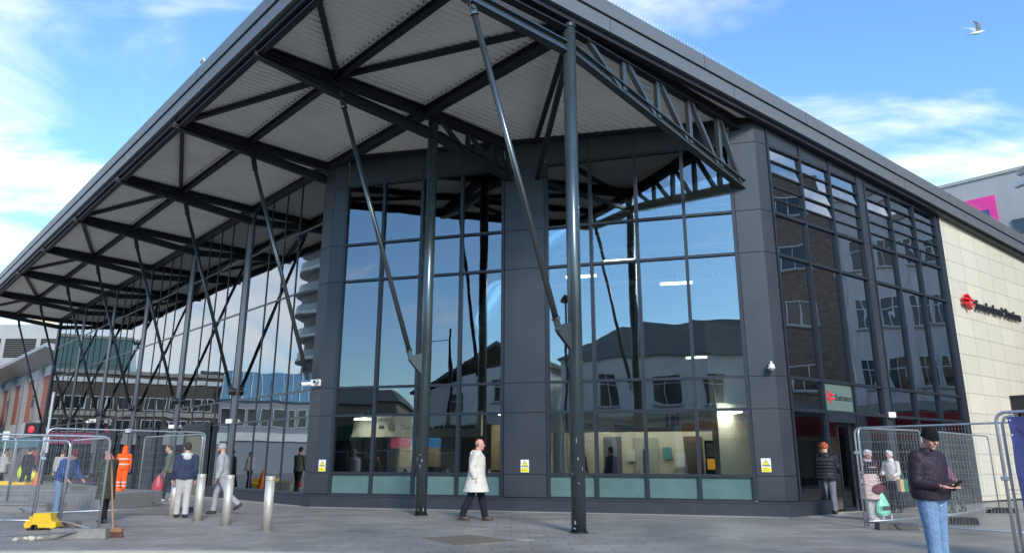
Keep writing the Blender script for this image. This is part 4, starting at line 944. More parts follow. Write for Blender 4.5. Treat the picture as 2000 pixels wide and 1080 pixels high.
fence('mesh_fence', (-10.9, 17.2), (-8.22, 19.66), .12, 2.02, 'mesh fence panel between the stone block and the navy hoodie man', clampz=1.3)
fence('mesh_fence', (-11.3, 22.6), (-8.30, 19.72), .12, 1.98, 'mesh fence panel going back behind the navy hoodie man towards the glass wall')
fence('mesh_fence', (-17.4, 21.4), (-13.9, 20.6), .12, 1.9, 'distant mesh fence panel beside the orange cone at the left')
fence('mesh_fence', (-13.8, 20.5), (-11.6, 18.2), .12, 1.9, 'mesh fence panel behind the bending man in the blue jacket')
# covered fence at the right edge
cf = fence('covered_fence', (6.86, 10.32), (8.9, 7.6), .10, 1.975, 'close fence panel at the right edge with a dark blue sheet tied on it', clampz=1.05, r=.022)
mb = MB(); mb.tube([(.06, .03, .03), (.06, .03, 1.82), (.10, .03, 1.9), (.2, .03, 1.93)], .02, 10); mb.build('second_post', M_GALV, cf, smooth=True)
mb = MB(); n = 22; vs = []; fs = []
for j in range(9):
    for i in range(n+1):
        x = .165+3.2*i/n; z = .42+1.49*j/8; y = -.035+.012*math.sin(i*1.9+j*.8)+.010*math.sin(i*.7-j*1.7); vs.append((x+.006*math.sin(j*1.3), y, z))
m_ = len(vs); vs += [(x, y-.006, z) for x, y, z in vs]
for j in range(8):
    for i in range(n):
        a_ = j*(n+1)+i; fs += [(a_, a_+1, a_+n+2, a_+n+1), (m_+a_, m_+a_+n+1, m_+a_+n+2, m_+a_+1)]
mb.add(vs, fs); mb.build('blue_sheet', mat('blue_mesh_sheet', (.075, .08, .24), .7, var=.35, vs=2.2, bump=.4, bs=180), cf, smooth=True)
mb = MB(); mb.box(.42, -.062, 1.22, .82, -.052, 1.66); mb.build('notice_sheet', M_WHT, cf)
for z in (1.86, 1.66, .5):
    MB().ell((.19, -.055, z), .012, nu=8, nv=6).build('eyelet', M_WHT, cf)
MB().tube([(.14, -.02, 1.9), (.26, -.03, 1.74), (.42, -.05, 1.58)], .003, 5).build('tie_cord', M_BLACK, cf)
MB().tube([(0, 0, .93), (.3, -.04, .93)], .004, 5).build('tie_cord', M_BLACK, cf)
# feet
def foot(p, ang, label, m_, L_=.72, ridged=False, w=.22, h=.13):
    f = empty('fence_foot', (p[0], p[1], 0), ang, label, 'fence foot', 'fence feet on the paving')
    b_ = MB(); hx = L_/2
    b_.hexa([(-hx, -w/2, 0), (hx, -w/2, 0), (hx, w/2, 0), (-hx, w/2, 0), (-hx+.02, -w/2+.02, h), (hx-.02, -w/2+.02, h), (hx-.02, w/2-.02, h), (-hx+.02, w/2-.02, h)])
    b_.build('block', m_, f, bevel=.012)
    if ridged:
        for i in range(int(L_/.07)): MB().box(-hx+.03+i*.07, -w/2-.004, .01, -hx+.06+i*.07, w/2+.004, h+.006).build('ridge', m_, f)
    return f
foot((7.62, 14.93), .0, 'dark concrete fence foot at the left end of the entrance fence', mat('dark_concrete', (.085, .08, .072), .9, var=.3, vs=7, bump=.5, bs=30), .80)
foot((9.62, 16.25), -.12, 'black ridged rubber fence foot behind the phone man', M_BLACK, .80, True)
foot((12.9, 19.75), -.1, 'small black rubber fence foot at the right by the cream wall', M_BLACK, .7, True)
foot((-7.36, 12.92), .12, 'pale weathered concrete fence foot under the nearest left fence corner beside the broom', M_CONC, .92, w=.24, h=.17)
foot((-8.92, 15.0), -.1, 'brown fence foot behind the yellow block', mat('brown_concrete', (.13, .10, .08), .9, var=.3, vs=7, bump=.5, bs=30), .7)
foot((-8.60, 19.55), .4, 'dark fence foot beside the farthest bollard', mat('dark_concrete', (.085, .08, .072), .9), .6)
foot((-14.2, 20.75), 0, 'long concrete fence foot under the distant fence by the orange cone', M_CONC, 1.1, h=.2)
foot((-12.6, 17.2), .1, 'dark ridged rubber fence foot at the far left edge', M_BLACK, .9, True)
foot((-9.55, 12.5), .2, 'pale fence foot low at the left edge near the kerb', mat('tan_concrete', (.36, .29, .22), .9, var=.2, vs=7), .35, h=.1)
# yellow plastic barrier feet
M_YPL = mat('yellow_plastic', (.82, .52, .02), .42, var=.06, vs=6)
def yfoot(p, ang, s_, label):
    y = empty('yellow_barrier_foot', (p[0], p[1], 0), ang, label, 'barrier foot', 'yellow plastic barrier feet'); y.scale = (s_, s_, s_)
    mb = MB(); prof = [(-.30, .05), (-.33, .12), (-.30, .20), (-.20, .21), (-.15, .36), (.18, .36), (.23, .20), (.33, .17), (.34, .06), (.26, .03), (.20, .05), (-.02, .05), (-.06, .12), (-.16, .12), (-.19, .05)]
    n = len(prof); vs = [(x, -.15, z) for x, z in prof]+[(x, .15, z) for x, z in prof]
    import mathutils.geometry as mg
    tri = mg.tessellate_polygon([[Vector((x, z, 0)) for x, z in prof]])
    fs = [tuple(t) for t in tri]+[tuple(i+n for i in t)[::-1] for t in tri]+[(i, (i+1) % n, (i+1) % n+n, i+n) for i in range(n)]
    mb.add(vs, fs); o = mb.build('body', M_YPL, y); bmx = bmesh.new(); bmx.from_mesh(o.data); bmesh.ops.recalc_face_normals(bmx, faces=bmx.faces); bmx.to_mesh(o.data); bmx.free()
    b = o.modifiers.new('b', 'BEVEL'); b.width = .018; b.segments = 2; b.limit_method = 'ANGLE'
    for x in (-.2, .1): MB().box(x-.02, -.165, .06, x+.02, -.15, .30).build('rib', M_YPL, y, bevel=.005)
    for x in (-.22, -.06): MB().box(x-.05, -.13, 0, x+.05, .13, .10).build('rubber_pad', M_BLACK, y, bevel=.01)
yfoot((-9.02, 14.52), .15, .86, 'yellow plastic barrier foot nearest the camera, in front of the blue jacket man')
yfoot((-18.5, 28.1), .0, 1.35, 'distant yellow plastic barrier foot left of the orange cone'); yfoot((-19.9, 29.3), .2, 1.35, 'yellow plastic barrier foot cut off by the left edge')
cone = empty('traffic_cone', (-18.2, 28.5, 0), 0, 'small orange traffic cone standing behind the left fence', 'traffic cone')
MB().box(-.26, -.26, 0, .26, .26, .06).build('base', mat('orange_plastic', (.75, .16, .03), .5), cone, bevel=.02); MB().tube([(0, 0, .06), (0, 0, .85)], [.2, .05], 18).build('body', MATS['orange_plastic'], cone); MB().tube([(0, 0, .4), (0, 0, .56)], [.13, .092], 18).build('white_band', mat('cone_band', (.6, .3, .2), .5), cone)
# broom
bm = empty('broom', (-6.98, 13.12, 0), 0, 'wooden broom leaning on the left fence corner', 'broom')
MB().tube([(.06, .0, .15), (-.28, .25, 1.42)], .017, 8).build('handle', mat('broom_wood', (.30, .16, .09), .6, var=.2, vs=20), bm)
MB().box(-.12, -.05, .09, .24, .05, .16).build('head', mat('broom_wood', (.30, .16, .09), .6), bm, bevel=.01)
mb = MB()
for i in range(16):
    for j in range(4): x, y = -.10+i*.021, -.035+j*.023; mb.tube([(x, y, .1), (x*1.15, y*1.4, 0)], .007, 4)
tag(mb.build('bristles', mat('broom_bristle', (.12, .06, .045), .8), bm), kind='stuff')
# crumpled paper by the foot
lt = empty('litter', (-7.98, 12.62, 0), 0, 'crumpled cream paper lying beside the pale concrete fence foot', 'litter')
for k_, (dx, dy, r_) in enumerate(((0, 0, .06), (-.12, .03, .045), (.10, .06, .05), (-.26, -.02, .04))):
    bmx = bmesh.new(); bmesh.ops.create_icosphere(bmx, subdivisions=2, radius=r_)
    for v in bmx.verts: v.co *= random.uniform(.6, 1.25); v.co.z *= .7; v.co += Vector((dx, dy, r_*.55))
    me = bpy.data.meshes.new('paper'); bmx.to_mesh(me); bmx.free(); o = bpy.data.objects.new('crumpled_piece', me); col.objects.link(o); o.parent = lt; me.materials.append(mat('cream_paper', (.62, .57, .44), .8))
# stone blocks and long low steps at the left
sblk = MB(); sblk.prism([(-10.62, 19.42), (-10.42, 22.3), (-12.1, 23.2), (-13.3, 20.6)], 0, .43)
tag(sblk.build('stone_block', M_STONE, bevel=.02), 'large grey granite block on the paving behind the fence, below the worker in orange', 'stone block')
for k_, (x0, y0, x1, y1, h) in enumerate(((-25, 20.6, -11.9, 19.2, .17), (-26, 24.2, -12.6, 22.6, .26), (-30, 28.4, -15.5, 26.2, .34))):
    mb = MB(); mb.wallbox((x0, y0), (x1, y1), .9, 0, h); mb.wallbox((x0, y0), (x1, y1), .96, h, h+.05, -.03)
    tag(mb.build('stone_bench', M_STONE), ('long low granite bench nearest the left fences', 'long low granite bench behind the nearest one at the left', 'farthest long granite bench at the left')[k_], 'bench')
rf = MB(); rf.box(-.3, -.12, 0, .3, .12, .07); rf.box(-.24, -.09, .07, -.06, .09, .12); rf.box(.06, -.09, .07, .24, .09, .12)
o = rf.build('red_plastic_foot', mat('orange_plastic', (.75, .16, .03), .5), bevel=.01); o.location = (-11.45, 21.5, .43); o.scale = (.9, .9, .7); tag(o, 'flat orange red plastic foot lying on top of the granite block', 'barrier foot')
# traffic signal and thin poles at the far left
tl = empty('traffic_light', (-27.2, 42.9, 0), 0, 'traffic light with a red lamp in front of the far end of the station', 'traffic light')
MB().tube([(0, 0, 0), (0, 0, 5.2)], .07, 10).build('pole', mat('pole_grey', (.45, .47, .46), .5, .3), tl)
MB().box(-1.3, -.15, 2.55, -.45, .15, 3.4).build('signal_head', M_BLACK, tl, bevel=.03); MB().tube([(-.6, 0, 3.2), (0, 0, 3.2)], .03, 6).build('bracket', M_BLACK, tl)
MB().ell((-.88, -.17, 3.02), (.17, .04, .20)).build('red_lamp', mat('red_glow', (.7, .02, .03), .4, emit=((1, .02, .04), .7)), tl, smooth=True)
MB().box(-.16, -.06, 1.7, .16, .06, 2.6).build('control_box', M_WHITEP, tl)
for k_, (x, y, h, lb) in enumerate(((-31, 45, 3.0, 'thin grey pole with a small sign beyond the left fences'), (-24.6, 34, 2.7, 'short pale leaning pole behind the bending man'), (-38, 50, 5, 'tall grey pole at the left edge of the far street'))):
    pp = empty('sign_pole', (x, y, 0), 0, lb, 'pole'); MB().tube([(0, 0, 0), (0, 0, h)], .05, 8).build('pole', MATS['pole_grey'], pp); MB().box(-.2, -.08, h-.5, .2, -.052, h-.02).build('plate', M_WHITEP, pp)
rbx = empty('red_board', (-35.0, 54.3, 0), -.6, 'red board standing on the far pavement beyond the left fences', 'sign board')
MB().box(-.55, -.03, .05, .55, .03, 1.9).build('board', mat('board_red', (.55, .07, .07), .6), rbx, bevel=.02); MB().box(-.6, -.2, 0, .6, .2, .05).build('foot', M_BLACK, rbx)
ys = empty('hi_vis_sack', (-31.2, 47.5, 0), 0, 'bright yellow green sack or jacket bundle on the far pavement', 'sack')
mb = MB(); mb.ell((0, 0, .5), (.42, .35, .5)); mb.ell((.55, 0, .3), (.4, .3, .3)); mb.build('bundle', mat('hi_vis_yellow', (.62, .75, .04), .6, var=.2, vs=5), ys, voxel=.05)
# lantern column whose reflection shows in the front glass
lc_ = empty('lantern_column', (-13.6, 5.2, 0), 0, 'tall lamp column with a hanging lantern, seen mirrored between column two and the middle pillar', 'street lamp')
MB().tube([(0, 0, 0), (0, 0, 8.7)], [.11, .07], 10).build('column', M_STEEL, lc_); MB().tube([(0, 0, 7.9), (-1.5, .3, 7.9)], .03, 6).build('arm', M_STEEL, lc_)
MB().tube([(-1.5, .3, 7.85), (-1.5, .3, 7.6), (-1.5, .3, 7.35)], [.06, .28, .34], 12).build('lantern', M_STEEL, lc_)
lc2 = empty('lantern_column', (-7.9, 1.9, 0), 0, 'lamp column with one black lantern, seen mirrored beside column one', 'street lamp')
MB().tube([(0, 0, 0), (0, 0, 10.3)], [.1, .06], 10).build('column', M_STEEL, lc2); MB().tube([(.0, 0, 10.45), (0, 0, 10.2), (0, 0, 10.0)], [.06, .22, .28], 12).build('lantern', M_STEEL, lc2)
# ================================================================ gulls
M_GULL = mat('gull_white', (.78, .78, .76), .7); M_GULLG = mat('gull_grey', (.45, .47, .48), .7)
gl = empty('flying_gull', (24.67, 33.57, 23.33), math.radians(20), 'gull gliding in the blue sky at the upper right', 'gull')
mb = MB(); mb.loft([(Vector((x, 0, z)), Vector((0, r_, 0)), Vector((0, 0, r_*.9))) for x, z, r_ in ((-.34, .0, .012), (-.24, .01, .05), (-.08, .0, .085), (.08, .0, .085), (.18, .02, .055), (.22, .03, .045), (.27, .035, .045), (.31, .03, .02), (.38, .015, .006))], 10); mb.build('body', M_GULL, gl, smooth=True)
def wing(sg):
    mb = MB(); secs = [(0, .05, 0, .24), (.17, .02, .20, .22), (.30, -.06, .36, .17), (.42, -.22, .46, .11), (.50, -.40, .50, .02)]
    vs = []
    for y, x, z, c_ in secs: vs += [(x+c_/2, sg*y, z), (x, sg*y, z+.02), (x-c_/2, sg*y, z), (x, sg*y, z-.008)]
    fs = [(0, 1, 2, 3), (16, 19, 18, 17)]
    for i in range(4):
        for k in range(4): a_ = i*4+k; b_ = i*4+(k+1) % 4; fs.append((a_, a_+4, b_+4, b_))
    mb.add(vs, fs); return mb
wing(1).build('wing', M_GULLG, gl); wing(-1).build('wing', M_GULLG, gl)
mb = MB(); mb.hexa([(-.30, -.02, -.004), (-.30, .02, -.004), (-.46, .09, -.004), (-.46, -.09, -.004), (-.30, -.02, .006), (-.30, .02, .006), (-.46, .09, .004), (-.46, -.09, .004)]); mb.build('tail', M_GULL, gl)
for o in gl.children: pass
gl.rotation_euler = (math.radians(12), math.radians(-6), math.radians(-12)); gl.scale = (1.1, 1.1, 1.1)
pg_ = AB(EA+.05, 9.0); zr_ = zsoff(EA)+.76
rg = empty('perched_gull', (pg_.x, pg_.y, zr_), 2.2, 'small white gull perched on the left roof edge', 'gull')
mb = MB(); mb.loft([(Vector((x, 0, z)), Vector((0, r_, 0)), Vector((-.3*r_, 0, r_))) for x, z, r_ in ((-.28, .16, .01), (-.14, .18, .06), (0, .22, .085), (.1, .27, .07), (.14, .34, .05), (.16, .40, .05), (.22, .41, .03), (.28, .40, .006))], 10); mb.build('body', M_GULL, rg, smooth=True)
for sg in (-1, 1): MB().tube([(0, .03*sg, 0), (0, .03*sg, .16)], .008, 5).build('leg', mat('gull_leg', (.5, .3, .25), .6), rg); MB().ell((-.06, .065*sg, .23), (.16, .025, .06)).build('wing', M_GULLG, rg, smooth=True)
# ================================================================ people
SKIN = mat('skin', (.52, .30, .215), .55, var=.06, vs=20); SKIN2 = mat('skin_rosy', (.55, .28, .21), .55, var=.08, vs=25)
def cloth(name, c, var=.12, bump=.5, bs=16, rough=.85, stretch=None): return mat(name, c, rough, var=var, vs=9, bump=bump, bs=bs, stretch=stretch, spec=.25)
X, Y, Z = Vector((1, 0, 0)), Vector((0, 1, 0)), Vector((0, 0, 1))
def rotY(v, a): return Vector((v.x*math.cos(a)+v.z*math.sin(a), v.y, -v.x*math.sin(a)+v.z*math.cos(a)))   # positive a tips the top forward
def person(pos, heading, H, label, pose, wear, vox=.010, z=0, group=None):
    """figure facing local +x. pose: lean, legs=((thigh, knee),(thigh, knee)) right/left, arms=((swing, out, elbow, inward), ...), head=(pitch, yaw)"""
    g = pose.get; s = H/1.75
    p = empty('person', (pos[0], pos[1], z), heading, label, 'person', group)
    p.scale = (s, s, s)
    lean = g('lean', .03); fat = g('fat', 1.0)
    # legs first: find the pelvis height
    legs = g('legs', ((.0, .0), (.0, .0))); J = {}
    hipz = 0; ends = []
    for (th, kn) in legs:
        hip = Vector((0, 0, 0)); knee = hip+Vector((math.sin(th), 0, -math.cos(th)))*.43; an = knee+Vector((math.sin(th-kn), 0, -math.cos(th-kn)))*.42; ends.append((knee, an))
    hipz = max(-e[1].z for e in ends)+.075
    pel = Vector((0, 0, hipz+.04)); up = rotY(Z, lean); fwd_ = rotY(X, lean)
    neck = pel+up*.50+fwd_*.0; hp, hy = g('head', (.0, .0)); hunch = g('hunch', .0)
    neckt = neck+rotY(Z, lean+hunch+.15)*.075
    hd_up = rotY(Z, lean*.6+hunch+hp); hq = Quaternion(Z, hy); hf = rotY(X, lean*.6+hunch+hp); hf = hq @ hf; hd_up = hq @ hd_up; hs_ = hd_up.cross(hf)
    hc = neckt+hd_up*.098+hf*.030
    body = MB()
    # ---- head and face
    ax = (hf, hs_, hd_up)
    body.ell(hc+hd_up*.02-hf*.012, (.098, .076, .105), ax, 20, 14); body.ell(hc-hd_up*.045+hf*.018, (.070, .058, .075), ax, 16, 10)
    body.ell(hc-hd_up*.095+hf*.062, (.026, .026, .022), ax, 10, 7)                       # chin
    body.tube([hc+hd_up*.012+hf*.083, hc-hd_up*.018+hf*.106, hc-hd_up*.032+hf*.088], [.009, .015, .010], 8)   # nose
    body.ell(hc+hd_up*.026+hf*.080, (.016, .052, .010), ax, 10, 6)                       # brow
    body.ell(hc-hd_up*.060+hf*.079, (.014, .027, .010), ax, 10, 6)                       # lips
    for sg in (-1, 1):
        body.ell(hc-hd_up*.012+hs_*.078*sg-hf*.012, (.020, .010, .032), ax, 8, 7)        # ears
        body.ell(hc-hd_up*.025+hs_*.042*sg+hf*.055, (.026, .022, .026), ax, 8, 7)        # cheeks
    body.tube([neck-up*.06, neckt, hc-hd_up*.04-hf*.02], [.072, .066, .062], 14)
    # ---- trunk
    def sec(t, rx, ry, dx=0): c = pel+up*t+fwd_*dx; return (c, fwd_*rx*fat, Y*ry*(.5+.5*fat))
    body.loft([sec(-.09, .06, .09), sec(-.04, .10, .155), sec(.06, .10, .155), sec(.16, .09, .135), sec(.30, .105, .155), sec(.42, .10, .165), sec(.47, .07, .13), sec(.51, .05, .06)], 20)
    arms_c = []; hands = []
    for i, sg in enumerate((-1, 1)):
        sw, ou, el, inn = g('arms', ((.05, .08, .15, 0), (.05, .08, .15, 0)))[i]
        sh = pel+up*.435+Y*sg*.185
        d1 = Vector((math.sin(sw)*math.cos(ou), sg*math.sin(ou), -math.cos(sw)*math.cos(ou)))
        d1 = rotY(d1, lean*.5); elb = sh+d1*.285
        # elbow bends forward, plus inward turn
        side = Vector((0, 1, 0)); q = Quaternion(side, -el); d2 = q @ d1; q2 = Quaternion(Z, -sg*inn); d2 = (q2 @ d2).normalized(); wr = elb+d2*.25
        body.ell(sh, .06); body.tube([sh, sh.lerp(elb, .5), elb], [.052, .046, .038], 12); body.tube([elb, elb.lerp(wr, .35), wr], [.039, .037, .025], 12); body.ell(elb, .038)
        arms_c.append((sh, elb, wr, d2)); 
        # ---- hand: palm, four fingers, thumb
        pn_ = d2.cross(Y*sg if abs(d2.y) < .8 else X).normalized(); cross = d2.cross(pn_).normalized()
        # cross lies across the palm; pn_ is the palm normal
        curl = g('curl', .55); pc = wr+d2*.045
        body.ell(pc, (.050, .040, .018), (d2, cross, pn_), 12, 8)
        inward = (Vector((0, -sg, 0))-d2*(-sg*d2.y)); inward = inward.normalized() if inward.length > .1 else pn_
        for k, (o_, ln) in enumerate(((-.030, .068), (-.010, .078), (.010, .073), (.029, .058))):
            b0_ = pc+d2*.038+cross*o_; m1 = b0_+(d2*math.cos(curl*.5)+inward*math.sin(curl*.5))*ln*.5; m2 = m1+(d2*math.cos(curl*1.4)+inward*math.sin(curl*1.4))*ln*.5
            body.tube([b0_-d2*.02, b0_, m1, m2], [.0095, .0095, .0088, .0075], 7)
        tb0 = wr+d2*.025-cross*.03; body.tube([tb0, tb0+(d2*.6-cross*.7+inward*.4).normalized()*.035, tb0+(d2*.9-cross*.45+inward*.5).normalized()*.062], [.012, .011, .008], 7)
        hands.append(pc+d2*.04)
    legj = []
    for i, sg in enumerate((-1, 1)):
        hip = Vector((0, .088*sg, hipz)); knee = hip+ends[i][0]; an = hip+ends[i][1]
        body.tube([hip+Z*.03, hip.lerp(knee, .4), knee], [.082, .072, .05], 14); body.ell(knee, .05); body.tube([knee, knee.lerp(an, .3), an], [.049, .052, .034], 12)
        th, kn = legs[i]; pitch = g('foot', (0, 0))[i]
        fd = rotY(X, pitch); fu = rotY(Z, pitch); body.ell(an+fd*.05-fu*.03, (.115, .04, .03), (fd, Y, fu), 12, 8)
        legj.append((hip, knee, an, fd, fu))
    body.build('body', wear.get('skin', SKIN), p, voxel=max(.006, vox*.7), sm=1)
    for sg in (-1, 1):
        MB().ell(hc+hd_up*.004+hs_*.031*sg+hf*.079, (.008, .013, .007), ax, 8, 6).build('eye', mat('eye', (.05, .04, .035), .3), p, smooth=True)
    # ---- trousers
    bm_ = wear['legs']; tw_ = wear.get('leg_w', 1.0); mb = MB()
    mb.loft([sec(-.10, .09, .12), sec(-.05, .125, .175), sec(.03, .125, .178), sec(.12, .118, .165), sec(.14, .10, .15)], 18)
    for hip, knee, an, fd, fu in legj:
        mb.ell(hip, .098*tw_); mb.tube([hip, hip.lerp(knee, .35), knee, ], [.105*tw_, .095*tw_, .074*tw_], 14); mb.ell(knee, .074*tw_)
        mb.tube([knee, knee.lerp(an, .4), knee.lerp(an, .8), an-Z*.0], [.074*tw_, .072*tw_, .066*tw_, .068*tw_], 14)
        if wear.get('folds', 1):
            for f_ in (.0, .5, .8, .93): mb.ell(knee.lerp(an, f_)+X*.008, (.074*tw_, .07*tw_, .014), None, 12, 6)
    tr = mb.build('trousers', bm_, p, voxel=vox, sm=2, folds=1.1)
    # ---- shoes
    for hip, knee, an, fd, fu in legj:
        mb = MB(); mb.ell(an+fd*.055-fu*.035, (.135, .052, .042), (fd, Y, fu), 14, 8); mb.ell(an+fd*.0-fu*.005, (.065, .05, .06), (fd, Y, fu), 12, 8); mb.ell(an+fd*.06-fu*.058, (.142, .054, .018), (fd, Y, fu), 14, 6)
        mb.build('shoe', wear['shoes'], p, voxel=max(.008, vox), sm=1)
    # ---- top
    hem = wear.get('hem', .02); f2 = wear.get('bulk', 1.0); mb = MB()
    lo = hem-(-.0)
    rings = []
    flare = wear.get('flare', 0)
    if hem < -.05:
        n_ = 5
        for k in range(n_):
            t = hem+(-.02-hem)*k/n_
            rings.append((Vector((0+ (fwd_*.0).x, 0, (pel+up*t).z)), X*(.145+flare*(1-k/n_)*.10)*f2*fat**.5, Y*(.195+flare*(1-k/n_)*.08)*f2))
    else: rings.append(sec(hem, .135*f2, .182*f2))
    rings += [sec(.03, .145*f2, .190*f2, .0), sec(.15, .135*f2, .180*f2, .004), sec(.28, .140*f2, .188*f2), sec(.39, .132*f2, .19*f2), sec(.455, .105*f2, .165*f2), sec(.50, .075*f2, .09*f2), sec(.53, .062, .066)]
    mb.loft(rings, 24)
    for sh, elb, wr, d2 in arms_c:
        w_ = wear.get('sleeve', 1.0)*f2**.5
        mb.ell(sh-up*.005, .078*w_); mb.tube([sh, sh.lerp(elb, .5), elb], [.076*w_, .066*w_, .060*w_], 14); mb.ell(elb, .061*w_); mb.tube([elb, elb.lerp(wr, .5), wr-d2*.01], [.060*w_, .055*w_, .045*w_], 14)
        if wear.get('cuff', 0): mb.tube([wr-d2*.05, wr-d2*.005], [.05*w_, .048*w_], 12)
    if wear.get('quilt'):
        t = hem+.03
        while t < .42:
            c_ = Vector((0, 0, (pel+up*t).z)) if t < 0 else pel+up*t
            fl = flare*max(0, min(1, -t/max(.01, -hem)))
            mb.loft([(c_-up*.03, fwd_*(.140+fl*.10)*f2*fat**.5, Y*(.188+fl*.08)*f2), (c_, fwd_*(.158+fl*.10)*f2*fat**.5, Y*(.205+fl*.08)*f2), (c_+up*.03, fwd_*(.140+fl*.10)*f2*fat**.5, Y*(.188+fl*.08)*f2)], 22); t += wear['quilt']
        for sh, elb, wr, d2 in arms_c:
            for a_, b_ in ((sh, elb), (elb, wr)):
                for f_ in (.2, .5, .8): mb.ell(a_.lerp(b_, f_), (.075*f2**.5, .075*f2**.5, .03), ((b_-a_).normalized().orthogonal().normalized(), (b_-a_).normalized().cross((b_-a_).normalized().orthogonal()).normalized(), (b_-a_).normalized()), 12, 6)
    else:                                  # soft folds
        for sh, elb, wr, d2 in arms_c:
            for f_ in (.75, .95): mb.ell(sh.lerp(elb, f_)+X*.01, (.062, .066, .014), None, 12, 6)
    if wear.get('collar'):
        mb.loft([(neck-up*.03, fwd_*.085, Y*.10), (neck+up*.045+fwd_*.01, fwd_*.082, Y*.088), (neck+up*.05+fwd_*.01, fwd_*.06, Y*.065)], 16)
    top = mb.build(wear.get('top_name', 'jacket'), wear['top'], p, voxel=vox, sm=2, folds=1.2)
    if wear.get('yoke'):                   # second colour over chest and shoulders
        mb = MB(); mb.loft([sec(.20, .150*f2, .198*f2), sec(.28, .147*f2, .195*f2), sec(.39, .139*f2, .197*f2), sec(.455, .112*f2, .172*f2), sec(.50, .08*f2, .10*f2), sec(.53, .065, .07)], 22)
        for sh, elb, wr, d2 in arms_c: mb.ell(sh, .084); mb.tube([sh, elb, wr-d2*.01], [.083, .070, .054], 12)
        mb.build('yoke', wear['yoke'], p, voxel=vox, sm=2)
    if wear.get('hood_up'):
        mb = MB(); mb.ell(hc-hf*.02+hd_up*.02, (.128, .105, .14), ax, 16, 12); mb.tube([neck-up*.02, hc-hd_up*.06-hf*.03], [.11, .115], 14); mb.build('hood', wear['hood_up'], p, voxel=vox, sm=2)
    if wear.get('hood_down'):
        mb = MB()
        for a_ in range(-5, 6):
            th = a_*.36; mb.ell(neck+up*.005-fwd_*math.cos(th)*.095+Y*math.sin(th)*.098+up*(.012-.018*abs(a_)/5), (.05, .045, .04), None, 10, 7)
        mb.ell(neck-fwd_*.125-up*.05, (.05, .10, .075)); mb.build('hood', wear['hood_down'], p, voxel=vox, sm=2)
    if wear.get('scarf'):
        mb = MB(); mb.loft([(neck-up*.02, fwd_*.10, Y*.11), (neck+up*.03+fwd_*.01, fwd_*.105, Y*.105), (neck+up*.08+fwd_*.01, fwd_*.08, Y*.08)], 16); mb.build('scarf', wear['scarf'], p, voxel=vox, sm=1)
    hair = wear.get('hair'); hm_ = wear.get('hair_m')
    if hair == 'short':
        mb = MB(); mb.ell(hc+hd_up*.042-hf*.024, (.094, .084, .090), ax, 16, 12); mb.ell(hc-hd_up*.01-hf*.050, (.06, .074, .075), ax, 14, 9); mb.build('hair', hm_, p, voxel=vox, sm=1)
    if hair == 'bald':
        mb = MB(); mb.ell(hc-hd_up*.012-hf*.058, (.052, .076, .058), ax, 14, 9)
        for sg in (-1, 1): mb.ell(hc+hs_*.072*sg-hf*.022, (.035, .011, .035), ax, 10, 7)
        mb.build('hair', hm_, p, voxel=.008, sm=1)
    if hair == 'curly':
        mb = MB(); rnd = random.Random(3)
        for k in range(60):
            v = Vector((rnd.gauss(0, 1), rnd.gauss(0, 1), rnd.gauss(.4, .8))).normalized()
            if v.x > .55 and v.z < .55: continue
            if v.z < -.5: continue
            c_ = hc+hd_up*.03-hf*.02+hf*v.x*.092+hs_*v.y*.083+hd_up*v.z*.098; mb.ell(c_, rnd.uniform(.022, .034), None, 8, 6)
        mb.ell(hc+hd_up*.03-hf*.03, (.09, .085, .09), ax); mb.build('hair', hm_, p, voxel=.008, sm=1)
    if hair == 'beanie':
        mb = MB(); mb.loft([(hc+hd_up*.012-hf*.012, hf*.106, hs_*.087), (hc+hd_up*.03-hf*.012, hf*.108, hs_*.089), (hc+hd_up*.06-hf*.012, hf*.106, hs_*.087), (hc+hd_up*.10-hf*.016, hf*.094, hs_*.078), (hc+hd_up*.132-hf*.02, hf*.062, hs_*.052), (hc+hd_up*.147-hf*.02, hf*.02, hs_*.02)], 20)
        mb.tube([hc+hd_up*.02-hf*.012+(hf*math.cos(a_)*.104+hs_*math.sin(a_)*.085) for a_ in [2*PI*k/20 for k in range(21)]], .014, 8); mb.build('beanie', hm_, p, voxel=.008, sm=1)
    if wear.get('beard'):
        mb = MB(); mb.ell(hc-hd_up*.082+hf*.05, (.038, .05, .04), ax, 12, 8)
        for sg in (-1, 1): mb.ell(hc-hd_up*.055+hs_*.052*sg+hf*.02, (.03, .014, .045), ax, 10, 7)
        mb.build('beard', wear['beard'], p, voxel=.008, sm=1)
    p_info = dict(root=p, pel=pel, up=up, fwd=fwd_, neck=neck, hc=hc, hf=hf, hands=hands, arms=arms_c, s=s, legs=legj, sec=sec, f2=f2)
    return p_info
def held(name, label, cat, info, local, extra_rz=0.):
    """a thing of its own placed at a point given in a person's local frame"""
    r = info['root']; c_, s_ = math.cos(r.rotation_euler.z), math.sin(r.rotation_euler.z); v = Vector(local)*info['s']
    return empty(name, (r.location.x+c_*v.x-s_*v.y, r.location.y+s_*v.x+c_*v.y, r.location.z+v.z), r.rotation_euler.z+extra_rz, label, cat)
M_BLKSHOE = mat('dark_shoe', (.022, .02, .02), .5); M_NAVY = cloth('navy_cotton', (.035, .045, .09)); M_DKTR = cloth('dark_trousers', (.012, .014, .024), bs=25)
M_CREAM = cloth('cream_parka', (.62, .58, .50), .06); M_GREYJ = cloth('grey_jersey', (.34, .35, .36), .08); M_PALEJ = cloth('pale_jogging', (.47, .45, .43), .07)
M_WHAIR = mat('white_hair', (.62, .60, .55), .8, bump=.6, bs=60); M_DHAIR = mat('dark_hair', (.035, .022, .016), .7, bump=.5, bs=80); M_GHAIR = mat('grey_hair', (.12, .11, .10), .8)
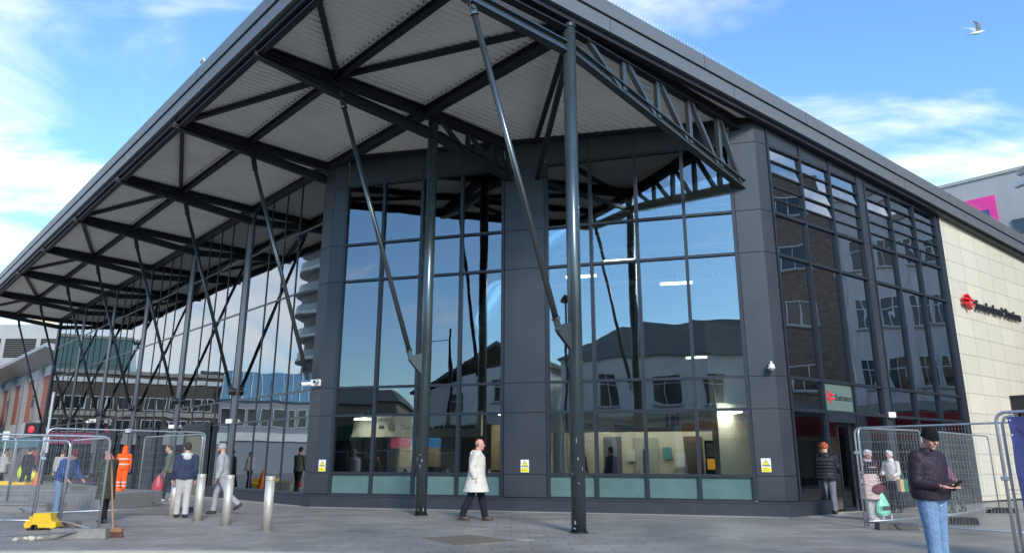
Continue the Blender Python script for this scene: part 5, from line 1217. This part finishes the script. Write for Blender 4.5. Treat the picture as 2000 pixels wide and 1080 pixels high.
# walking man in the cream parka
I = person((-.80, 16.93), .0-.05, 1.80, 'bald man striding right in a long cream parka and dark trousers',
    dict(lean=.04, legs=((-.30, .12), (.26, .06)), foot=(.12, -.05), arms=((-.30, .16, .62, .15), (-.2, .12, .65, .5)), head=(.04, 0)),
    dict(top=M_CREAM, top_name='parka', hem=-.34, flare=.75, bulk=1.34, sleeve=1.12, legs=M_DKTR, leg_w=1.10, shoes=mat('brown_shoe', (.05, .03, .025), .45), hair='bald', hair_m=M_GHAIR, hood_down=M_CREAM, skin=SKIN2, collar=1), .010)
r_ = I['root']; mb = MB(); mb.box(.02, -.232, .72, .032, -.222, .84); mb.build('pocket_zip', M_SIGNINK, r_)
mb = MB(); mb.tube([(.165, .0, .60), (.172, 0, 1.38)], .004, 5); mb.build('front_zip', mat('zip_grey', (.25, .24, .22), .5), r_)
# woman in the black puffer walking in at the entrance
I = person((8.19, 19.25), math.radians(72), 1.77, 'person with orange hair in a black quilted jacket walking to the entrance',
    dict(lean=.05, legs=((-.10, .10), (.14, .06)), foot=(.05, 0), arms=((.15, .35, 1.0, .2), (.1, .30, .9, .1)), head=(.12, 0)),
    dict(top=cloth('black_puffer', (.018, .018, .022), .1, .6, 22, .45), hem=-.12, flare=.4, bulk=1.28, quilt=.085, legs=cloth('grey_cord', (.16, .17, .20)), leg_w=1.05, shoes=M_BLKSHOE, hair='curly', hair_m=mat('orange_hair', (.42, .085, .03), .7, bump=.6, bs=60), hood_down=cloth('black_puffer', (.018, .018, .022))), .011)
# two old ladies behind the fence
I = person((8.25, 17.18), math.radians(-70), 1.56, 'old lady in a long pale pink coat with black shoulders behind the fence',
    dict(lean=.04, hunch=.12, legs=((.06, .05), (-.05, .05)), arms=((.0, .12, .25, 0), (.0, .14, .22, 0)), head=(.12, -.35), fat=1.15),
    dict(top=cloth('pink_quilt', (.52, .39, .36), .06, .4), top_name='coat', hem=-.44, flare=.35, bulk=1.14, quilt=.11, yoke=cloth('black_wool', (.018, .016, .018)), legs=cloth('pale_grey_trousers', (.40, .38, .37)), shoes=mat('white_trainer', (.55, .54, .52), .6), hair='curly', hair_m=M_WHAIR, scarf=cloth('lilac_scarf', (.55, .44, .48)), skin=SKIN2), .010)
b = held('shoulder_bag', 'burgundy shoulder bag across the front of the pink coat', 'bag', I, (.24, .05, .78))
MB().ell((0, 0, 0), (.06, .16, .11)).build('pouch', mat('burgundy_leather', (.13, .012, .03), .4, bump=.2, bs=30), b, voxel=.01); MB().box(.045, -.15, .02, .062, .15, .075).build('flap', MATS['burgundy_leather'], b, bevel=.01)
MB().tube([(-.0, .13, .08), (-.02, .16, .35), (-.10, .12, .62), (-.16, .0, .68)], .010, 6).build('strap', MATS['burgundy_leather'], b)
h_ = I['hands'][1]; b = held('carrier_bag', 'pale green carrier bag with black print held by the lady in pink', 'bag', I, (h_.x+.0, h_.y, h_.z-.06))
mb = MB(); mb.loft([(Vector((0, 0, -.55)), X*.08, Y*.12), (Vector((0, 0, -.48)), X*.11, Y*.19), (Vector((0, .01, -.32)), X*.11, Y*.19), (Vector((0, 0, -.16)), X*.07, Y*.12), (Vector((0, 0, 0)), X*.025, Y*.035), (Vector((0, 0, .05)), X*.02, Y*.03)], 18)
mb.build('sack', mat('green_polythene', (.22, .62, .45), .35, var=.2, vs=9, bump=.7, bs=14), b, voxel=.009)
text_obj('100%', .13, M_SIGNINK, 'print', b, Matrix.Translation((.125, -.17, -.42)) @ Matrix.Rotation(PI/2, 4, 'Z') @ Matrix.Rotation(PI/2, 4, 'X'), .002, .004)
trl = held('shopping_trolley', 'low grey trolley with a small white wheel beside the pink coat', 'trolley', I, (.05, .36, 0))
MB().box(-.1, -.1, .1, .1, .1, .25).build('base', cloth('grey_fabric', (.2, .2, .2)), trl, bevel=.02)
for sy in (-.12, .12): MB().tube([(0, sy-.012, .08), (0, sy+.012, .08)], .08, 18).build('wheel', M_WHITEP, trl)
I = person((10.12, 19.72), math.radians(-150), 1.57, 'old lady with white hair in a cream fleece and dark trousers, looking left',
    dict(lean=.03, hunch=.08, legs=((.05, .04), (-.06, .05)), arms=((.25, .15, 1.2, .5), (.1, .12, 1.1, .3)), head=(.05, .2), fat=1.05),
    dict(top=cloth('cream_fleece', (.62, .56, .51), .06), top_name='fleece', hem=-.06, bulk=1.08, legs=M_DKTR, shoes=M_BLKSHOE, hair='curly', hair_m=M_WHAIR, scarf=cloth('cream_scarf', (.66, .60, .55)), skin=SKIN2), .010)
b = held('tote_bag', 'green and tan shopping bag on the arm of the old lady in cream', 'bag', I, (.10, .33, .78))
mb = MB(); mb.hexa([(-.14, -.05, -.16), (.14, -.05, -.16), (.14, .05, -.16), (-.14, .05, -.16), (-.16, -.05, .16), (.16, -.05, .16), (.16, .05, .16), (-.16, .05, .16)]); mb.build('tan_body', cloth('tan_canvas', (.50, .34, .20)), b, bevel=.01)
MB().box(-.165, -.058, -.16, -.0, .058, .165).build('green_panel', cloth('green_canvas', (.03, .16, .09)), b); MB().tube([(-.1, 0, .16), (-.12, -.08, .40), (-.05, -.2, .55)], .018, 6).build('strap', MATS['green_canvas'], b)
# stooped person in burgundy with a stick
I = person((11.7, 19.75), math.radians(170), 1.50, 'stooping person in a burgundy coat with a white stick, half hidden behind the phone man',
    dict(lean=.42, hunch=.35, legs=((-.28, .1), (.22, .15)), arms=((.55, .05, .35, .1), (.3, .08, .5, .1)), head=(.1, 0)),
    dict(top=cloth('burgundy_wool', (.15, .025, .05)), top_name='coat', hem=-.05, bulk=1.05, legs=cloth('grey_black_wool', (.03, .03, .032)), shoes=M_BLKSHOE, hair='beanie', hair_m=cloth('burgundy_wool', (.15, .025, .05))), .012)
h_ = I['hands'][1]; b = held('walking_stick', 'white walking stick of the stooping person in burgundy', 'stick', I, (h_.x, h_.y, 0))
MB().tube([(.02, 0, .01), (0, 0, h_.z)], .014, 8).build('shaft', M_WHITEP, b); MB().tube([(-.06, 0, h_.z+.01), (.05, 0, h_.z+.01)], .016, 8).build('handle', M_BLACK, b)
# man with the phone, closest to the camera
I = person((4.84, 8.62), math.radians(-64), 1.685, 'man in a black hat, plum jacket and blue jeans looking at his phone',
    dict(lean=.03, hunch=.18, legs=((.04, .03), (-.03, .03)), arms=((-.02, .20, 1.42, .70), (.0, .18, 1.40, .70)), head=(.18, -.30), fat=1.12, curl=.9),
    dict(top=cloth('plum_jacket', (.032, .020, .032), .1, .45, 11, .55), hem=-.045, bulk=1.22, sleeve=1.12, legs=cloth('blue_denim', (.165, .265, .42), .14, .5, 22), leg_w=1.10, shoes=M_BLKSHOE, hair='beanie', hair_m=cloth('black_knit', (.008, .008, .009), .1, .9, 90), collar=1, cuff=1, skin=SKIN2), .0075)
hm = (I['hands'][0]+I['hands'][1])/2; ph = held('phone', 'black mobile phone in the hands of the man in the plum jacket', 'phone', I, (hm.x+.045, hm.y, hm.z+.035))
m3 = Matrix.Rotation(math.radians(-38), 4, 'Y'); o = MB().box(-.075, -.036, -.005, .075, .036, .005).build('body', M_BLACK, ph, bevel=.004, mw=m3); o = MB().box(-.070, -.032, .0052, .070, .032, .0062).build('screen', mat('phone_screen', (.10, .12, .14), .1), ph, mw=m3)
r_ = I['root']; mb = MB(); mb.ell((.19, -.12, .86), (.006, .018, .006)); mb.build('pocket_zip', M_WHITEP, r_)
# navy hoodie
I = person((-7.74, 17.60), math.radians(118), 1.70, 'man in a navy hoodie with a white hood and pale jogging trousers',
    dict(lean=-.02, legs=((-.05, .06), (.16, .05)), arms=((-.12, .12, .45, .25), (-.1, .14, .45, .25)), head=(.0, .15)),
    dict(top=M_NAVY, top_name='hoodie', hem=-.07, bulk=1.12, sleeve=1.1, legs=M_PALEJ, leg_w=1.12, shoes=M_BLKSHOE, hair='short', hair_m=M_DHAIR, hood_down=cloth('white_jersey', (.55, .54, .54))), .010)
# grey tracksuit, striding left
I = person((-7.30, 18.75), math.radians(186), 1.72, 'bearded man in a light grey tracksuit striding left behind the bollards',
    dict(lean=.06, legs=((.32, .25), (-.42, .45)), foot=(0, .55), arms=((.0, .08, .5, .2), (-.1, .1, .45, .1)), head=(.03, -.1)),
    dict(top=M_GREYJ, top_name='tracksuit_top', hem=-.05, bulk=1.16, sleeve=1.1, legs=cloth('grey_joggers', (.30, .31, .335)), leg_w=.98, shoes=M_BLKSHOE, hair='beanie', hair_m=cloth('grey_knit', (.30, .31, .32)), beard=mat('dark_beard', (.05, .025, .02), .9), collar=1), .010)
a_ = I['arms'][1]; MB().tube([a_[0].lerp(a_[1], .62), a_[0].lerp(a_[1], .98)], .070, 12).build('arm_patch', M_SIGNINK, I['root'])
# person with red bag behind the fence
I = person((-11.2, 24.3), math.radians(200), 1.80, 'person in an olive jacket behind the fence, left of the navy hoodie man',
    dict(lean=.08, legs=((.2, .1), (-.22, .15)), arms=((.25, .08, .3, 0), (.1, .1, .2, 0)), head=(.05, 0)),
    dict(top=cloth('olive_cloth', (.10, .115, .08)), hem=-.08, bulk=1.05, legs=cloth('black_cloth', (.012, .012, .014)), shoes=mat('white_trainer', (.55, .54, .52), .6), hair='short', hair_m=M_DHAIR), .014)
h_ = I['hands'][0]; b = held('red_bag', 'red shopping bag hanging behind the second left fence', 'bag', I, (h_.x+.06, h_.y, h_.z-.28)); mb = MB(); mb.loft([(Vector((0, 0, -.24)), X*.16, Y*.08), (Vector((0, 0, -.1)), X*.18, Y*.10), (Vector((0, 0, .12)), X*.12, Y*.06), (Vector((0, 0, .28)), X*.03, Y*.02)], 14); mb.build('sack', mat('red_polythene', (.5, .03, .05), .4, var=.25, vs=7), b, voxel=.014)
# worker in orange
M_HV = cloth('hi_vis_orange', (.95, .115, .012), .05); M_REFL = mat('reflective_band', (.62, .52, .47), .4)
I = person((-16.1, 30.7), math.radians(125), 1.86, 'worker in orange high visibility clothing with the hood up',
    dict(lean=.02, legs=((-.10, .02), (.12, .04)), arms=((.0, .16, .35, .3), (.0, .16, .35, .3)), head=(.02, 0)),
    dict(top=M_HV, hem=-.10, bulk=1.10, legs=M_HV, leg_w=1.18, shoes=M_BLKSHOE, hood_up=M_HV), .015)
for t in (.10, .30): c_, x_, y_ = I['sec'](t, .158, .212); MB().loft([(c_-Z*.028, x_*1.04, y_*1.04), (c_+Z*.028, x_*1.04, y_*1.04)], 20).build('reflective_band', M_REFL, I['root'])
for hip, knee, an, fd, fu in I['legs']:
    for f_ in (.25, .55): c_ = knee.lerp(an, f_); MB().tube([c_-Z*.025, c_+Z*.025], .092, 14).build('reflective_band', M_REFL, I['root'])
# man in the blue jacket bending over
I = person((-10.75, 17.80), math.radians(-20), 1.62, 'man in a blue padded jacket and jeans bending forward behind the left fence',
    dict(lean=.42, hunch=.2, legs=((.10, .12), (-.12, .05)), arms=((.55, .10, .5, .1), (.45, .1, .6, .1)), head=(.2, -.2), fat=1.1),
    dict(top=cloth('blue_padding', (.035, .075, .22), .15), hem=-.04, bulk=1.16, quilt=.11, legs=cloth('faded_denim', (.16, .24, .35)), leg_w=1.05, shoes=cloth('tan_boot', (.2, .13, .08)), hair='beanie', hair_m=cloth('maroon_cap', (.12, .02, .03)), skin=SKIN2), .011)
# person in the dark green coat with the broom
I = person((-8.72, 16.05), math.radians(160), 1.58, 'person in a long dark green coat and coral scarf behind the left fence corner post',
    dict(lean=.05, legs=((.12, .06), (-.14, .1)), arms=((.2, .1, .4, .1), (.35, .12, 1.0, .2)), head=(.05, 0)),
    dict(top=cloth('bottle_green_wool', (.045, .05, .035)), top_name='coat', hem=-.42, flare=.3, bulk=1.05, legs=cloth('black_cloth', (.012, .012, .014)), shoes=M_BLKSHOE, hair='short', hair_m=M_DHAIR, scarf=mat('coral_scarf', (.75, .22, .17), .8, var=.4, vs=22)), .011)
h_ = I['hands'][0]; b = held('carrier_bag', 'white and lime plastic bag in the hand of the person in dark green', 'bag', I, (h_.x+.05, h_.y, h_.z-.14)); mb = MB(); mb.ell((0, 0, -.02), (.10, .09, .12)); mb.tube([(0, 0, .08), (0, 0, .16)], [.04, .01], 8); mb.build('sack', mat('white_polythene', (.65, .68, .66), .4, var=.1), b, voxel=.012); MB().ell((-.09, .02, -.03), (.07, .09, .10)).build('lime_bag', mat('lime_polythene', (.32, .75, .08), .4), b, smooth=True)
# distant passers by
I = person((-17.6, 28.9), math.radians(100), 1.70, 'person in a baggy pale grey top walking away behind the man in the blue jacket', dict(legs=((-.15, .1), (.2, .05)), arms=((.1, .1, .3, 0), (-.1, .1, .3, 0))),
    dict(top=cloth('pale_grey_fleece', (.36, .34, .32)), hem=-.08, bulk=1.25, legs=M_DKTR, shoes=M_BLKSHOE, hair='short', hair_m=mat('auburn_hair', (.09, .03, .02), .8)), .016)
I = person((-20.2, 30.9), math.radians(80), 1.80, 'person all in black walking away beside the signal pole at the left', dict(legs=((.15, .1), (-.2, .05)), arms=((.1, .1, .3, 0), (-.1, .1, .3, 0))),
    dict(top=cloth('black_cloth', (.012, .012, .014)), hem=-.25, bulk=1.05, legs=cloth('black_cloth', (.012, .012, .014)), shoes=M_BLKSHOE, hair='short', hair_m=M_DHAIR), .016)
I = person((-26.6, 38.7), math.radians(60), 1.78, 'person in a pale grey coat cut by the left edge, looking towards the station', dict(legs=((-.15, .1), (.2, .05)), arms=((.4, .1, .9, 0), (-.1, .1, .3, 0))),
    dict(top=cloth('pale_grey_fleece', (.36, .34, .32)), hem=-.3, bulk=1.15, legs=M_DKTR, shoes=M_BLKSHOE, hair='short', hair_m=M_GHAIR), .018)
I = person((-25.8, 40.6), math.radians(200), 1.74, 'dark dressed person far left, right of the one in the pale grey coat', dict(legs=((-.1, .1), (.1, .05))),
    dict(top=cloth('charcoal_cloth', (.04, .042, .045)), hem=-.2, bulk=1.05, legs=M_DKTR, shoes=M_BLKSHOE, hair='short', hair_m=M_DHAIR), .018)
# people standing inside the hall
for k_, (t, o, m_, ang, lb) in enumerate(((5.15, -3.2, cloth('grey_coat', (.20, .20, .21)), 1.2, 'person in a grey coat inside the hall, right of the middle pillar'), (5.85, -4.0, cloth('navy_coat', (.03, .04, .08)), 2.4, 'person in a navy coat inside the hall, beside column one'), (3.4, -3.4, cloth('blue_black_coat', (.02, .026, .045)), -.4, 'person in dark clothes inside the hall, right of the walking man'))):
    p_ = FP(t, 0, o); person((p_.x, p_.y), ang, 1.72, lb, dict(legs=((.05, .05), (-.06, .05)), arms=((.2, .1, .9, .2), (.1, .1, .4, 0))), dict(top=m_, hem=-.15, bulk=1.06, legs=M_DKTR, shoes=M_BLKSHOE, hair='short', hair_m=M_DHAIR), .016, z=.012)
bpy.context.view_layer.update()
